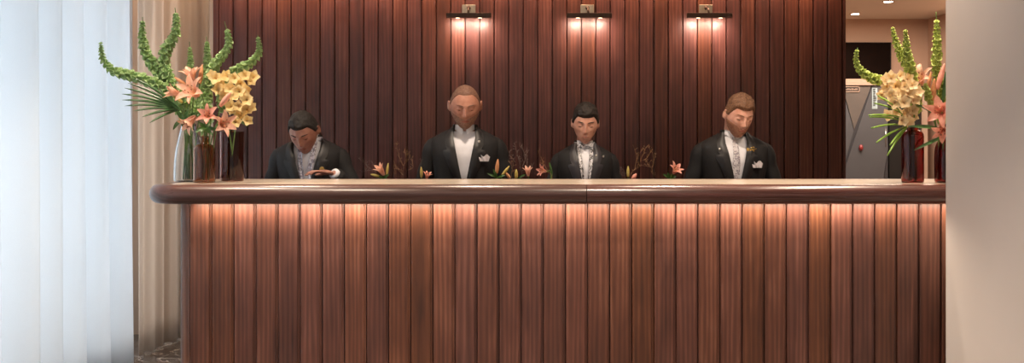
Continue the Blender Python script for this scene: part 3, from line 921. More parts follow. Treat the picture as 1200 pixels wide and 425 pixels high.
mb = MB(); mb.tube(smooth_path([gr.location, Vector((vD.location.x-.004, vD.location.y, ZT+.2)), c0], 6), .004, 6); mb.build('stem', M['stem'], gr)
for (a, b, hx, hy) in [(1029,112,1052,128),(1025,121,1055,132),(1018,135,1058,138),(1019,137,1056,141),(1021,150,1058,146),(1027,167,1059,149),(1040,182,1062,150),(1031,114,1054,129),(1043,170,1061,150)]:
    A = P(hx, hy, 4.92); B = P(a, b, 4.78); ax = (B-A); t = ax.normalized(); s = t.cross(Vector((0, -1, .35))).normalized()
    rows = []
    for i in range(8):
        f = i/7; c = c0.lerp(A, 0)+0*ax if False else A+ax*f+Vector((0, 0, .03*ax.length*math.sin(PI*f)))
        w = .0050*(.7+.3*math.sin(PI*f))
        rows.append([c+s*w, c+Vector((0, .003, 0)), c-s*w, c+Vector((0, -.003, 0))])
    rows.insert(0, [c0+s*.002, c0+Vector((0, .001, 0)), c0-s*.002, c0-Vector((0, .001, 0))])
    mb = MB(); mb.grid(rows, cv=True); b0 = 0; mb.cap(len(mb.v)-4, 4)
    mb.build('leaf', M['blade'], gr)
greens(vE, 'dark green blades crossing between the two red bottles', [(P(1106,160,4.9), P(1071,176,4.83), .008), (P(1104,152,4.9), P(1064,148,4.85), .009), (P(1104,140,4.93), P(1074,122,4.9), .010), (P(1104,120,4.98), P(1108,84,4.98), .011), (P(1100,128,4.98), P(1088,104,4.97), .009)], M['leaf_dark'])

# ------------------------------------------------------------------ low flowers behind the counter
YF = 5.72
def budvase(px, label):
    X = (px-HX)/F*YF
    return vessel('bud_vase', X, YF, ZD, [(.026, 0), (.030, .004), (.032, .03), (.028, .07), (.016, .10), (.014, .125), (.017, .13)], .002, M['clear_glass'], label, 'vase', seg=24)
vases = {}
for px, lab in ((450, 'small glass bud vase hidden below the orange lily, leftmost on the staff desk'), (472, 'small glass bud vase under the dry grass beside the orange lily'),
                (498, 'small glass bud vase under the red-orange bud left of the bald man'), (588, 'small glass bud vase below the brown-orange bud right of the bald man'), (615, 'small glass bud vase below the cluster of peach buds'),
                (645, 'small glass bud vase below the lone leaning twig'), (738, 'small glass bud vase below the arching dry grass'), (783, 'small glass bud vase below the open salmon lily, rightmost')):
    vases[px] = budvase(px, lab)
def bf(px, i=0): v = vases[px]; return Vector((v.location.x+math.cos(i*2)*.012, YF+math.sin(i*2)*.012, ZD+.006))
def bneck(px): v = vases[px]; return Vector((v.location.x, YF, ZD+.13))
def sprig(px, main, twigs, label, mat, seed=0, name='dry_grass', cat='dried grass', dense=6, r=.0010, grp=None):
    rnd = random.Random(seed)
    foot = bf(px, seed)
    root = thing(name, foot, label, cat, grp)
    mb = MB()
    for line in [main]+twigs:
        pts = smooth_path(([foot, bneck(px)] if line is main else [])+[P(a, b, YF+rnd.uniform(-.02, .02)) for a, b in line], 6)
        n = len(pts); mb.tube(pts, [r*(1-.6*i/n) for i in range(n)], 5)
    mb.build('stem', mat, root)
    mb = MB()
    for line in [main]+twigs:
        pts = smooth_path([P(a, b, YF) for a, b in line], 5)
        for i in range(2, len(pts)):
            for q in range(1):
                if rnd.random() < dense/8:
                    d = Vector((rnd.uniform(-1, 1), rnd.uniform(-.6, .6), rnd.uniform(.1, 1))).normalized()
                    p = pts[i]; e = p+d*rnd.uniform(.008, .02)
                    mb.tube([p, e], .0006, 4); mb.ball(e, (.0014, .0014, .0026), su=5, sv=4)
    mb.build('seed_heads', mat, root)
    return root
def blily(px, c, d, size, mat, label, opening, seed, leaves=(), curl=.5):
    return lily(P(c[0], c[1], YF), d, size, mat, label, bf(px, seed), opening, seed, leaves=[(P(*a, YF), P(*b, YF-.02), w) for a, b, w in leaves], curl=curl, grp='lilies poking up behind the counter', bend=bneck(px))
def bbud(px, a, b, r, mat, label, i, leaves=()):
    return bud(P(*a, YF), P(*b, YF), r, bf(px, i), mat, label, 'lily buds poking up behind the counter', leaves=[(P(*p, YF), P(*q, YF-.02), w) for p, q, w in leaves])
blily(450, (450,205), (-.45,-.35,.8), .064, M['lily'], 'half-open salmon orange lily right of the leftmost man', .42, 31, [((449,210),(456,204),.008), ((450,210),(444,206),.007)])
bbud(450, (446,207), (434,204), .0085, M['bud_yellow'], 'peach bud lying left beside the half-open orange lily', 1)
bbud(450, (453,205), (455,191), .0075, M['bud_yellow'], 'yellow-green bud upright beside the half-open orange lily', 2)
sprig(450, [(446,207),(436,199),(428,192),(421,186)], [[(436,199),(430,200),(424,201)],[(430,193),(426,188)],[(440,202),(438,194),(436,189)]], 'thin grey twig leaning left toward the leftmost man', M['twig_grey'], 1)
sprig(472, [(472,208),(473,195),(476,183),(474,176)], [[(472,205),(466,198),(462,190)],[(473,195),(468,184),(465,172),(466,168)],[(474,192),(480,185),(479,178)],[(476,200),(484,196),(482,186)],[(472,200),(463,197),(464,205)]], 'tall dry tan grass spray beside the half-open orange lily', M['twig'], 2, dense=7)
bbud(498, (494,208), (493.5,195), .0085, M['bud_yellow'], 'yellow-green bud under the white-shirted man, left side', 1)
blily(498, (500,209), (.2,-.3,.9), .040, M['lily_pink'], 'small red-orange lily tips just above the counter edge', .75, 33)
sprig(498, [(494,208),(493,194),(495,186)], [], 'single fine green-tipped blade beside the yellow-green bud', M['twig_grey'], 4, dense=1)
bbud(588, (582,203), (583.5,186), .011, M['bud'], 'brown-orange upright bud with green leaves right of the bald man', 1, [((582,208),(571,203),.007), ((582,208),(578,198),.007), ((583,208),(592,205),.007)])
bbud(588, (588,206), (597,194), .0085, M['bud_yellow'], 'yellow-green bud leaning right beside the brown-orange bud', 2)
bbud(588, (598,209), (592,201), .008, M['bud'], 'small peach bud bowed low between yellow-green buds', 3)
bbud(615, (605,209), (605,198), .010, M['bud_yellow'], 'plump yellow bud upright left of the peach lily', 1, [((607,209),(616,204),.006)])
blily(615, (619,206), (-.05,-.3,.95), .050, M['lily_pale'], 'peach lily opening upward in the middle cluster', .45, 35)
sprig(615, [(612,208),(610,195),(606,180),(603,167)], [[(604,190),(598,183),(597,177)],[(612,195),(616,185),(613,176),(609,171)],[(618,196),(617,185),(618,175)],[(611,190),(607,184)],[(620,200),(626,190)]], 'wispy dry twigs above the middle cluster of buds', M['twig_grey'], 5, dense=7)
sprig(615, [(600,208),(601,196),(602,186)], [[(601,196),(597,190)]], 'short dry twig left of the wispy ones', M['twig'], 6, dense=6)
blily(645, (640,201), (-.75,-.5,.2), .048, M['lily_pink'], 'small salmon lily facing left beside the lone twig', .85, 36)
sprig(645, [(647,208),(641,199),(635,187),(630,176)], [[(638,193),(632,190)]], 'lone dry twig leaning left before the middle of the wall', M['twig'], 7, dense=3, r=.0016)
bbud(645, (647,203), (643.5,190), .006, M['leaf'], 'slender green bud beside the dark-haired man', 2)
bbud(738, (736,207), (736,194), .0085, M['bud_yellow'], 'yellow bud upright right of the dark-haired man', 1)
bbud(738, (741,210), (746,203), .012, M['lily_pink'], 'salmon bud tip barely above the counter near the yellow bud', 2)
sprig(738, [(738,207),(744,198),(752,188),(759,190),(764,198)], [[(742,200),(752,194),(762,196)],[(744,196),(746,184),(743,173)],[(750,188),(755,178),(757,172)],[(756,188),(762,178),(760,172)],[(764,198),(766,186),(764,178)],[(764,198),(766,206)],[(746,186),(752,176)]], 'arching dry tan grass spray between dark-haired and bearded men', M['twig'], 8, dense=8)
sprig(738, [(733,208),(727,204),(727,199),(731,199),(732,206)], [], 'thin looped dry tendril left of the yellow bud', M['twig_grey'], 9, dense=1)
blily(783, (789,203), (.30,-.65,.65), .060, M['lily_pink'], 'open salmon lily with green leaves left of the bearded man', .95, 38, [((785,209),(777,204),.008), ((785,209),(782,202),.008), ((786,209),(793,206),.008)])

# ------------------------------------------------------------------ people
def skin(name, a, b):
    t = NT(name); nz = t.noise(t.coord(), 22, 4, .6)
    t.set(Base_Color=t.ramp(nz, [(.3, a), (.7, b)]), Roughness=.48, Subsurface_Weight=.12, Subsurface_Scale=.006)
    t.b.inputs['Subsurface Radius'].default_value = (1, .35, .2)
    return t.m
def hairmat(name, a, b):
    t = NT(name); nz = t.noise(t.mapping(t.coord(), (160, 60, 160)), 1, 3)
    t.set(Base_Color=t.ramp(nz, [(.3, a), (.7, b)]), Roughness=.75); t.bump(nz, .4, .002); return t.m
M['jacket'] = simple('jacket_black', C('0e0e11'), .8, var=.15, scale=60, sheen=0, bump=.1)
M['jacket_satin'] = simple('jacket_lapel', C('141417'), .5, var=.1, scale=60)
M['jacket_grey'] = simple('jacket_lapel_grey', C('29272d'), .5, var=.1, scale=60)
M['trousers'] = simple('trousers_black', C('121215'), .8)
M['shoe'] = simple('shoe_black', C('0b0a0a'), .3)
M['shirt'] = simple('shirt_white', C('dcdde4'), .8, var=.04, scale=30)
M['eyewhite'] = simple('eye_white', C('d8d0c8'), .3)
M['iris'] = simple('iris_dark', C('1e1410'), .2)
M['button'] = simple('button_black', C('08080a'), .3)
M['gold'] = simple('gold_pin', C('c9a860'), .35, .8)
M['silver'] = simple('silver_pin', C('d8d2ca'), .3, .7)
M['pocket'] = simple('pocket_square', C('c9c3c6'), .8)
def pattern(name, a, b, scale, th=.5):
    t = NT(name); nz = t.noise(t.coord(), scale, 2, .5, 1.5)
    t.set(Base_Color=t.ramp(nz, [(th-.02, a), (th+.02, b)]), Roughness=.6); return t.m
M['scarf_bw'] = pattern('scarf_black_white', C('25242a'), C('d9d8dc'), 75, .46)
M['scarf_blue'] = pattern('scarf_lilac_white', C('8d8b9c'), C('d6d8e6'), 42, .5)
M['tie_grey'] = pattern('tie_grey', C('8c8690'), C('c7c4c8'), 60, .5)

RINGS = [(.80,.190,.128,.0),(.88,.192,.130,.0),(1.0,.178,.120,.0),(1.10,.168,.115,.0),(1.22,.182,.126,-.004),(1.32,.198,.130,-.002),
         (1.375,.208,.120,.002),(1.405,.204,.106,.006),(1.43,.176,.092,.010),(1.455,.130,.078,.012),(1.475,.088,.072,.012),(1.49,.076,.068,.012)]
NEXP = 2.35
def ring_at(z):
    if z <= RINGS[0][0]: return RINGS[0][1:]
    for a, b in zip(RINGS, RINGS[1:]):
        if z <= b[0]:
            f = (z-a[0])/(b[0]-a[0]); return tuple(a[i]+(b[i]-a[i])*f for i in (1, 2, 3))
    return RINGS[-1][1:]
def tpt(th, z, off=0.0):
    hw, hd, yc = ring_at(z); hw += off; hd += off
    s, c = math.sin(th), math.cos(th)
    return Vector((hw*math.copysign(abs(s)**(2/NEXP), s), yc-hd*math.copysign(abs(c)**(2/NEXP), c), z))
def th_of(x, z, off=0.0):
    hw = ring_at(z)[0]+off
    f = max(-1, min(1, x/hw)); return math.copysign(math.asin(abs(f)**(NEXP/2)), x)
def VW(z):
    if z < 1.12: return .003
    if z < 1.42: return .003+.062*((z-1.12)/.30)
    return .065
def gauss(x, z, cx, cz, sx, sz): return math.exp(-((x-cx)/sx)**2-((z-cz)/sz)**2)
def headpt(d, wide=1.0):
    x, y, z = d
    px_, py_, pz = x*.0755*wide, y*.096, z*.117
    if z < 0:
        t = -z; px_ *= 1-.30*t**1.5
        if y > 0: py_ *= 1-.35*t
        py_ -= .034*t*t
    else:
        px_ *= 1-.06*z*z
    if y < 0:
        k = min(1, -y*1.6)
        g = 0
        g += .021*gauss(px_, pz, 0, -.021, .0105, .012)+.013*gauss(px_, pz, 0, .002, .0085, .018)
        g += .006*(gauss(px_, pz, .012, -.027, .007, .007)+gauss(px_, pz, -.012, -.027, .007, .007))
        for s in (-1, 1):
            g -= .010*gauss(px_, pz, s*.031, .014, .017, .011)
            g += .005*gauss(px_, pz, s*.028, .034, .022, .008)
            g += .004*gauss(px_, pz, s*.044, -.012, .018, .016)
            g -= .003*gauss(px_, pz, s*.048, -.045, .016, .02)
        g += .006*gauss(px_, pz, 0, -.056, .022, .010)
        g -= .003*gauss(px_, pz, 0, -.073, .020, .006)
        g += .008*gauss(px_, pz, 0, -.096, .019, .014)
        py_ -= g*k
    return Vector((px_, py_, pz))
def sph(i, k, nu, nv):
    ph = PI*i/nv; th = 2*PI*k/nu
    ph = min(max(ph, .01), PI-.01)
    return Vector((math.sin(ph)*math.sin(th), -math.sin(ph)*math.cos(th), math.cos(ph)))
def sstep(x, a, b):
    t = max(0, min(1, (x-a)/(b-a))); return t*t*(3-2*t)

def person(cx, Y, s, label, skincols, hair, pitch, yaw, roll, headfwd=.0, headdrop=.0, beard=None, wrists=None, shirtmat='shirt', wide=1.0,
           neckwear=None, lapel='jacket_satin', extras=(), turn=0, shoulders=1.0, name='person', hs=1.0, vk=1.0):
    def vw(z): return VW(z)*(vk if z > 1.12 else 1)
    X = (cx-HX)/F*Y
    rt = Vector((X, Y, 0))
    T = Matrix.Translation(rt) @ Matrix.Rotation(turn, 4, 'Z') @ Matrix.Diagonal((s*shoulders, s, s, 1))
    Th = Matrix.Translation(rt) @ Matrix.Rotation(turn, 4, 'Z') @ Matrix.Scale(s, 4)
    piv = Vector((0, -.012-headfwd, 1.525-headdrop))
    H = Th @ Matrix.Translation(piv) @ Matrix.Rotation(yaw, 4, 'Z') @ Matrix.Rotation(pitch, 4, 'X') @ Matrix.Rotation(roll, 4, 'Y') @ Matrix.Scale(hs, 4) @ Matrix.Translation((0, -.006, .098))
    sk = skin('skin', *skincols)
    # ---- body, one surface (voxel-remeshed union)
    mb = MB()
    def addx(sub, M_):
        mb.add([M_ @ v for v in sub.v], sub.f)
    h = MB(); NU, NV = 72, 60
    h.grid([[headpt(sph(i, k, NU, NV), wide) for k in range(NU)] for i in range(NV+1)], cv=True)
    h.cap(0, NU, True); h.cap(NV*NU, NU)
    for sgn in (-1, 1):
        Me = Matrix.Rotation(sgn*R(-18), 3, 'Z')
        h.ball((sgn*.0765*wide, .012, -.004), (.0075, .017, .030), Me, 14, 10)
        pts = []
        for q in range(11):
            a = R(-60+q*26)
            pts.append(Vector((sgn*(.0765*wide+.006), .012, -.002))+Me @ Vector((0, .015*math.cos(a), .028*math.sin(a))))
        h.tube(pts, .0042, 8)
        h.ball((sgn*.031, headpt(Vector((sgn*.36, -.92, .13)).normalized(), wide).y+.003, .0125), (.0160, .0128, .0110), None, 14, 10)
    addx(h, H)
    b = MB()
    nb_ = piv+Vector((0, .02, .02))
    b.tube([(0, .02, 1.36), (0, .014, 1.44), tuple(nb_), tuple(piv+Vector((0, .012, .07)))], [.072, .056, .054, .052], 20)
    rows = [[tpt(2*PI*k/40, z, -.03) for k in range(40)] for z in [.84+.03*i for i in range(22)]]
    st_ = len(b.v); b.grid(rows, cv=True); b.cap(st_, 40, True); b.cap(st_+21*40, 40)
    for sg in (-1, 1):
        b.tube([(sg*.09, 0, .90), (sg*.095, -.005, .70), (sg*.095, 0, .48), (sg*.095, .01, .30), (sg*.095, .02, .08)], [.08, .075, .052, .050, .036], 18)
        b.tube([(sg*.095, .04, .05), (sg*.098, -.04, .04), (sg*.10, -.14, .03)], [.036, .036, .026], 12, flat=.8)
    zw = ZD/s+.082
    W = {1: ((.15, -.205, zw), (-.25, -1, -.22)), -1: ((-.15, -.205, zw), (.25, -1, -.22))}
    if wrists: W.update(wrists)
    arms = {}
    for sg in (-1, 1):
        wr, hd_ = W[sg]; wr = Vector(wr)
        sh = Vector((sg*.180, .004, 1.372))
        # elbow by two-bone solve, bending down/out/back
        L1, L2 = .285, .255
        d = wr-sh; D = min(d.length, L1+L2-.004); dn = d.normalized()
        aa = (L1*L1-L2*L2+D*D)/(2*D); hh = math.sqrt(max(0, L1*L1-aa*aa))
        pole = Vector((sg*.55, .55, -.75)); pole = (pole-dn*pole.dot(dn)).normalized()
        el = sh+dn*aa+pole*hh
        arms[sg] = (sh, el, wr, Vector(hd_).normalized())
        b.tube([sh, sh.lerp(el, .5), el, el.lerp(wr, .35), wr], [.052, .046, .040, .038, .026], 16)
        # hand
        f = Vector(hd_).normalized()
        up = Vector((0, 0, 1)); side = f.cross(up).normalized()*sg  # towards thumb side
        upn = side.cross(f)*sg
        if upn.z < 0: upn = -upn
        hm = wr+f*.05
        R3 = Matrix((side, f, upn)).transposed()
        b.ball(hm, (.038, .050, .014), R3, 16, 12)
        side_t = -side if (side.x*sg > 0) else side
        for q, (off, ln) in enumerate(((-.030, .060), (-.0102, .076), (.0102, .082), (.030, .074))):
            o_ = side_t*off
            k0 = wr+f*.040+o_*.8; k1 = wr+f*.092+o_
            sp = (f+side_t*off*7).normalized()
            k2 = k1+(sp*.9-upn*.12).normalized()*ln*.45; k3 = k2+(sp*.8-upn*.42).normalized()*ln*.32; k4 = k3+(sp*.6-upn*.6).normalized()*ln*.23
            b.tube([k0, k1, k2, k3, k4], [.0105, .0090, .0080, .0072, .0060], 10)
            b.ball(k4, .0063, None, 8, 6)
        t0 = wr+f*.022+side_t*.022
        t1 = t0+(f*.6+side_t*.8-upn*.2).normalized()*.036; t2 = t1+(f*.85+side_t*.35-upn*.25).normalized()*.030; t3 = t2+(f*.95+side_t*.05-upn*.3).normalized()*.024
        b.tube([t0, t1, t2, t3], [.014, .0115, .0098, .0075], 10); b.ball(t3, .0075, None, 8, 6)
    addx(b, T)
    me = bpy.data.meshes.new(name); me.from_pydata([tuple(v-rt) for v in mb.v], [], mb.f); me.materials.append(sk); me.update()
    body = bpy.data.objects.new(name, me); COL.objects.link(body); body.location = rt
    fixn(body)
    md = body.modifiers.new('skin', 'REMESH'); md.mode = 'VOXEL'; md.voxel_size = .0036; md.use_smooth_shade = True
    md = body.modifiers.new('sm', 'SMOOTH'); md.factor = .5; md.iterations = 2
    tag(body, label, 'person', 'men working behind the reception counter')
    # ---- eyes
    for sg in (-1, 1):
        c = Vector((sg*.031, headpt(Vector((sg*.36, -.92, .13)).normalized(), wide).y+.0045, .0080))
        e = MB(); e.ball(c, (.0118, .0118, .0090)); eo = e.build('eye', M['eyewhite'], body, xf=H)
        e = MB(); e.ball(c+Vector((0, -.0085, -.0015)), (.0050, .0038, .0050)); e.build('iris', M['iris'], eo, xf=H)
        yl = headpt(Vector((sg*.36, -.92, .13)).normalized(), wide).y+.003
        e = MB(); e.tube([Vector((sg*.031+.0145*u, yl-.0128*math.sqrt(max(.05, 1-(.0145*u/.016)**2-.35)), .0125-.0062)) for u in (-1, -.6, -.2, .2, .6, 1)], [.0006, .0011, .0013, .0013, .0011, .0006], 6); e.build('eyelashes', M['iris'], body, xf=H)
        pts = []
        for q in range(7):
            f = q/6; xx = sg*(.014+.036*f); zz = .031+.006*math.sin(PI*(f*.75+.1))
            dd = Vector((xx/.0755, -1, zz/.117)); dd.normalize()
            # find the surface point by search
            best = min((headpt(Vector((math.sin(a)*math.cos(el_), -math.cos(a)*math.cos(el_), math.sin(el_))), wide) for a in [xx/.0755*(.7+.05*w) for w in range(14)] for el_ in [zz/.117*(.8+.05*w) for w in range(12)]), key=lambda p: (p.x-xx)**2+(p.z-zz)**2)
            pts.append(best+Vector((0, -.001, 0)))
        e = MB(); e.tube(pts, [.0018, .0032, .0036, .0034, .003, .0022, .0012], 8, flat=.8); e.build('eyebrow', hair[0], body, xf=H)
    best = headpt(Vector((0, -.87, -.49)).normalized(), wide)
    e = MB()
    for dz, rr in ((.0022, .0032), (-.0028, .0042)):
        pts = []
        for q in range(9):
            f = (q/8-.5)*2; xx = f*.023
            pts.append(Vector((xx, best.y+.0015+.007*f*f, -.0555+dz*(1-f*f)+(.0015 if dz > 0 and .1 < abs(f) < .6 else 0))))
        e.tube(pts, [rr*max(.15, 1-((q/8-.5)*2)**2) for q in range(9)], 8)
    e.build('lips', simple('lips', tuple(c*k for c, k in zip(skincols[0], (.85, .62, .6))), .45), body, xf=H)
    # ---- hair cap
    hmat, tops, sides, back_, hl = hair
    rnd = random.Random(int(cx))
    def hairmask(p):
        y = p.y
        if y < -.050: zh = .060+hl
        elif y < -.020: zh = .060+hl+(y+.050)/.03*(-.055-hl*.7)
        elif y < .02: zh = .005+hl*.3-(y+.02)/.04*.015
        elif y < .035: zh = .0-(y-.02)/.015*.03
        else: zh = -.03-(y-.035)*.7
        return sstep(p.z-zh, 0, .014)
    e = MB(); NU2, NV2 = 96, 72
    P0 = []
    for i in range(NV2+1):
        row = []
        for k in range(NU2):
            d = sph(i, k, NU2, NV2); p = headpt(d, wide); m_ = hairmask(p)
            th = sides+(tops-sides)*sstep(p.z, .03, .10)+(back_-sides)*sstep(p.y, .02, .08)*(1-sstep(p.z, .03, .1))
            nzv = noise.noise(p*55)*.5+noise.noise(p*120)*.25
            r = m_*th*(1+.5*nzv)-.0018*(1-m_)
            row.append((p+d*r, m_))
        P0.append(row)
    b0 = 0; e.v = [q[0] for row in P0 for q in row]
    for i in range(NV2):
        for k in range(NU2):
            k2 = (k+1) % NU2
            if max(P0[i][k][1], P0[i][k2][1], P0[i+1][k][1], P0[i+1][k2][1]) > 0:
                e.f.append((i*NU2+k, i*NU2+k2, (i+1)*NU2+k2, (i+1)*NU2+k))
    e.f.append(tuple(range(NU2))[::-1])
    e.build('hair', hmat, body, xf=H)
    if beard:
        e = MB(); P1 = []
        for i in range(NV2+1):
            for k in range(NU2):
                d = sph(i, k, NU2, NV2); p = headpt(d, wide)
                m_ = sstep(-.040+abs(p.x)*.35-p.z, 0, .012) if p.y < .0 else 0
                m_ *= 1-sstep(math.exp(-((p.x)/.024)**2-((p.z+.0555)/.0085)**2), .35, .6)
                P1.append((p+d*(m_*.0022*(1+.6*noise.noise(p*90))-.0015*(1-m_)), m_))
        e.v = [q[0] for q in P1]
        for i in range(NV2):
            for k in range(NU2):
                ix = (i*NU2+k, i*NU2+(k+1) % NU2, (i+1)*NU2+(k+1) % NU2, (i+1)*NU2+k)
                if max(P1[j][1] for j in ix) > .02: e.f.append(ix)
        e.build('beard', beard, body, xf=H)
    # ---- shirt
    e = MB(); zs = [1.00+.02*i for i in range(24)]
    e.grid([[tpt(2*PI*k/48, z, -.011) for k in range(48)] for z in zs], cv=True); e.build('shirt', M[shirtmat], body, xf=T)
    e = MB(); rows = []
    for j in range(7):
        f = j/6; row = []
        for k in range(41):
            th = R(9)+(2*PI-R(18))*k/40
            dfr = min(th, 2*PI-th)
            if f < .5:       # stand
                g = f*2; r1 = .060; z = 1.455+.045*g; rr = r1
            else:            # turned down leaf
                g = (f-.5)*2; z = 1.500-(.030+.035*math.exp(-(dfr/R(28))**2))*g; rr = .061+.010*g
            row.append(Vector((rr*math.sin(th)*1.02, .010-headfwd*.25-rr*math.cos(th)*1.02, z)))
        rows.append(row)
    e.grid(rows); e.build('shirt_collar', M[shirtmat], body, xf=T)
    # ---- jacket
    e = MB(); rows = []; zs = [.80+.0225*i for i in range(31)]
    zs = [z for z in zs if z <= 1.475]+[1.478]
    def jt(z, off, n=56):
        w = vw(z); t0 = th_of(w, z, off)
        return [tpt(t0+(2*PI-2*t0)*k/n, z, off) for k in range(n+1)]
    outer = [jt(z, .004+.003*math.sin(z*40)*.3) for z in zs]
    inner = [jt(z, -.003) for z in zs]
    e.grid(outer); e.grid([r[::-1] for r in inner])
    n = len(outer[0])-1
    e.grid([[o_[0] for o_ in outer], [i_[0] for i_ in inner]]); e.grid([[o_[n] for o_ in outer], [i_[n] for i_ in inner]])
    e.grid([outer[0], inner[0]]); e.grid([outer[-1], inner[-1]])
    for sg in (-1, 1):
        sh, el, wr, hd_ = arms[sg]
        sh2 = sh+Vector((-sg*.05, 0, -.012))
        we = el.lerp(wr, .93)
        pts = smooth_path([sh2, sh+Vector((sg*.004, 0, -.004)), sh.lerp(el, .35), sh.lerp(el, .75), el, el.lerp(wr, .3), we], 5)
        m_ = len(pts); rad = []
        for q in range(m_):
            f = q/(m_-1); r = .060-.017*f+(.003*math.sin(f*34)*(.3+f))
            rad.append(r)
        e.tube(pts, rad, 22)
    jk = e.build('jacket', M['jacket'], body, xf=T); fixn(jk)
    for sg in (-1, 1):
        rows = []; rows2 = []
        prof_ = [(1.125, .012), (1.18, .036), (1.24, .056), (1.30, .070), (1.335, .078), (1.350, .074), (1.355, .050), (1.375, .058), (1.42, .050), (1.45, .042), (1.475, .034), (1.485, .03)]
        for z, lw in prof_:
            w = vw(z); row = []
            for q in range(6):
                f = q/5; xx = (w-.002)+lw*f
                off = .009+.006*math.sin(PI*min(1, f*1.1))+.002
                xx = min(xx, ring_at(z)[0]*.995)
                row.append(tpt(sg*th_of(xx, z, off), z, off))
            rows.append(row); rows2.append([p+Vector((0, .004, 0)) for p in row])
        e = MB(); e.grid(rows); e.grid(rows2)
        e.grid([[r[0] for r in rows], [r[0] for r in rows2]]); e.grid([[r[-1] for r in rows], [r[-1] for r in rows2]])
        lp = e.build('lapel', M[lapel], body, xf=T); fixn(lp)
        sh, el, wr, hd_ = arms[sg]
        a = el.lerp(wr, .90); c_ = el.lerp(wr, 1.0)
        e = MB(); e.tube([a, a.lerp(c_, .5), c_], [.034, .034, .033], 20); e.build('shirt_cuff', M[shirtmat], body, xf=T)
    for z in (1.09, .97):
        e = MB(); q = tpt(.02, z, .008); e.ball(q, (.010, .004, .010)); e.build('button', M['button'], body, xf=T)
    # back collar of jacket
    e = MB(); rows = []
    for j in range(4):
        f = j/3; rows.append([Vector(((.080-.006*f)*math.sin(th), .012-(.076-.006*f)*math.cos(th), 1.455+.045*f)) for th in [R(50)+R(260)*k/30 for k in range(31)]])
    e.grid(rows); e.build('jacket_collar', M['jacket'], body, xf=T)
    # trousers, shoes
    e = MB()
    for sg in (-1, 1):
        e.tube([(sg*.075, 0, .93), (sg*.092, -.002, .80), (sg*.097, 0, .50), (sg*.097, .01, .28), (sg*.097, .015, .07)], [.102, .094, .074, .067, .062], 20)
    rows = [[tpt(2*PI*k/40, z, -.012) for k in range(40)] for z in (.82, .88, .94, 1.0, 1.04)]
    e.grid(rows, cv=True)
    e.build('trousers', M['trousers'], body, xf=T)
    for sg in (-1, 1):
        e = MB()
        rows = []
        for i in range(13):
            f = i/12; yy = .085-.28*f
            w = .036+.012*math.sin(PI*min(1, f*.9+.1)) if f < .95 else .03
            if i in (0, 12): w *= .6
            hgt = .075*(1-f)**.7+.040 if f > .3 else .10
            rows.append([Vector((sg*.098+w*math.cos(a), yy, max(.0, hgt*.5+hgt*.5*math.sin(a)))) for a in [2*PI*k/16 for k in range(16)]])
        e.grid(rows, cv=True); e.cap(0, 16, True); e.cap(12*16, 16); so = e.build('shoe', M['shoe'], body, xf=T); fixn(so)
    # neckwear
    if neckwear:
        kind, mt = neckwear
        if kind == 'tie':
            e = MB(); rows = []
            for q in range(16):
                f = q/15; z = 1.452-.36*f; w = .013+.020*f if f > .06 else .016
                base = tpt(0, z, -.011)
                xo = -.006-.012*f+.006*math.sin(f*5)
                rows.append([base+Vector((xo+w*g, -.005-.004*(1-g*g), 0)) for g in (-1, -.5, 0, .5, 1)])
            e.grid(rows); e.grid([[p+Vector((0, .004, 0)) for p in r] for r in rows])
            e.ball(tpt(0, 1.455, -.002)+Vector((-.004, -.004, 0)), (.018, .012, .020)); e.build('tie', mt, body, xf=T)
        else:
            for sg in (-1, 1):
                e = MB(); rows = []
                for q in range(22):
                    f = q/21; z = 1.475-.36*f
                    row = []
                    for g in range(9):
                        u = g/8
                        ww = (.030+.022*f)*(1 if f < .9 else 1)
                        xx = sg*(.050*(1-f)**.7-.004+ww*(u-.25)*.9)*(.9)
                        xx = max(-.075, min(.075, xx)); zz = z
                        b_ = tpt(th_of(xx, zz, -.008), zz, -.008)
                        row.append(b_+Vector((0, -.006-.006*math.sin(u*9+f*5)*(.6+f)-.003*(sg > 0), 0)))
                    rows.append(row)
                e.grid(rows); e.grid([[p+Vector((0, .003, 0)) for p in r] for r in rows]); e.build('scarf', mt, body, xf=T)
            e = MB(); pts = [Vector((.066*math.sin(th), .006-headfwd*.2-.068*math.cos(th), 1.478-.012*math.cos(th))) for th in [2*PI*k/24 for k in range(25)]]
            e.tube(pts, .013, 10, flat=1.3); e.build('scarf', mt, body, xf=T)
    for ex in extras:
        kind, x, z, mt = ex
        base = tpt(th_of(x, z, .012), z, .016)
        e = MB()
        if kind == 'pin':
            e.ball(base, (.013, .005, .013))
            for k in range(8): e.ball(base+Vector((math.cos(k*PI/4)*.012, -.002, math.sin(k*PI/4)*.012)), .0045, None, 8, 6)
            e.build('lapel_pin', M[mt], body, xf=T)
        elif kind == 'smallpin':
            e.ball(base, (.007, .004, .007)); e.ball(base+Vector((.004, -.001, .004)), .003); e.build('lapel_pin', M[mt], body, xf=T)
        elif kind == 'sprig':
            rr = random.Random(7)
            e.tube([base+Vector((-.03, 0, .008)), base+Vector((-.008, -.006, -.004)), base+Vector((.025, -.002, .003))], .0022, 6)
            for k in range(9): e.ball(base+Vector((rr.uniform(-.032, .030), -.005, rr.uniform(-.012, .012))), (.006, .003, .0035), None, 8, 6)
            e.build('boutonniere', M[mt], body, xf=T)
        elif kind == 'square':
            rows = []
            for i in range(7):
                f = i/6
                rows.append([base+Vector(((g-.5)*.062*(.8+.3*f), -.004-.005*math.sin(g*14+f*3), -.018+.034*f+.008*math.sin(g*11)*f)) for g in [k/10 for k in range(11)]])
            e.grid(rows); e.grid([[p+Vector((0, .005, 0)) for p in r] for r in rows]); e.build('pocket_square', M[mt], body, xf=T)
    return body

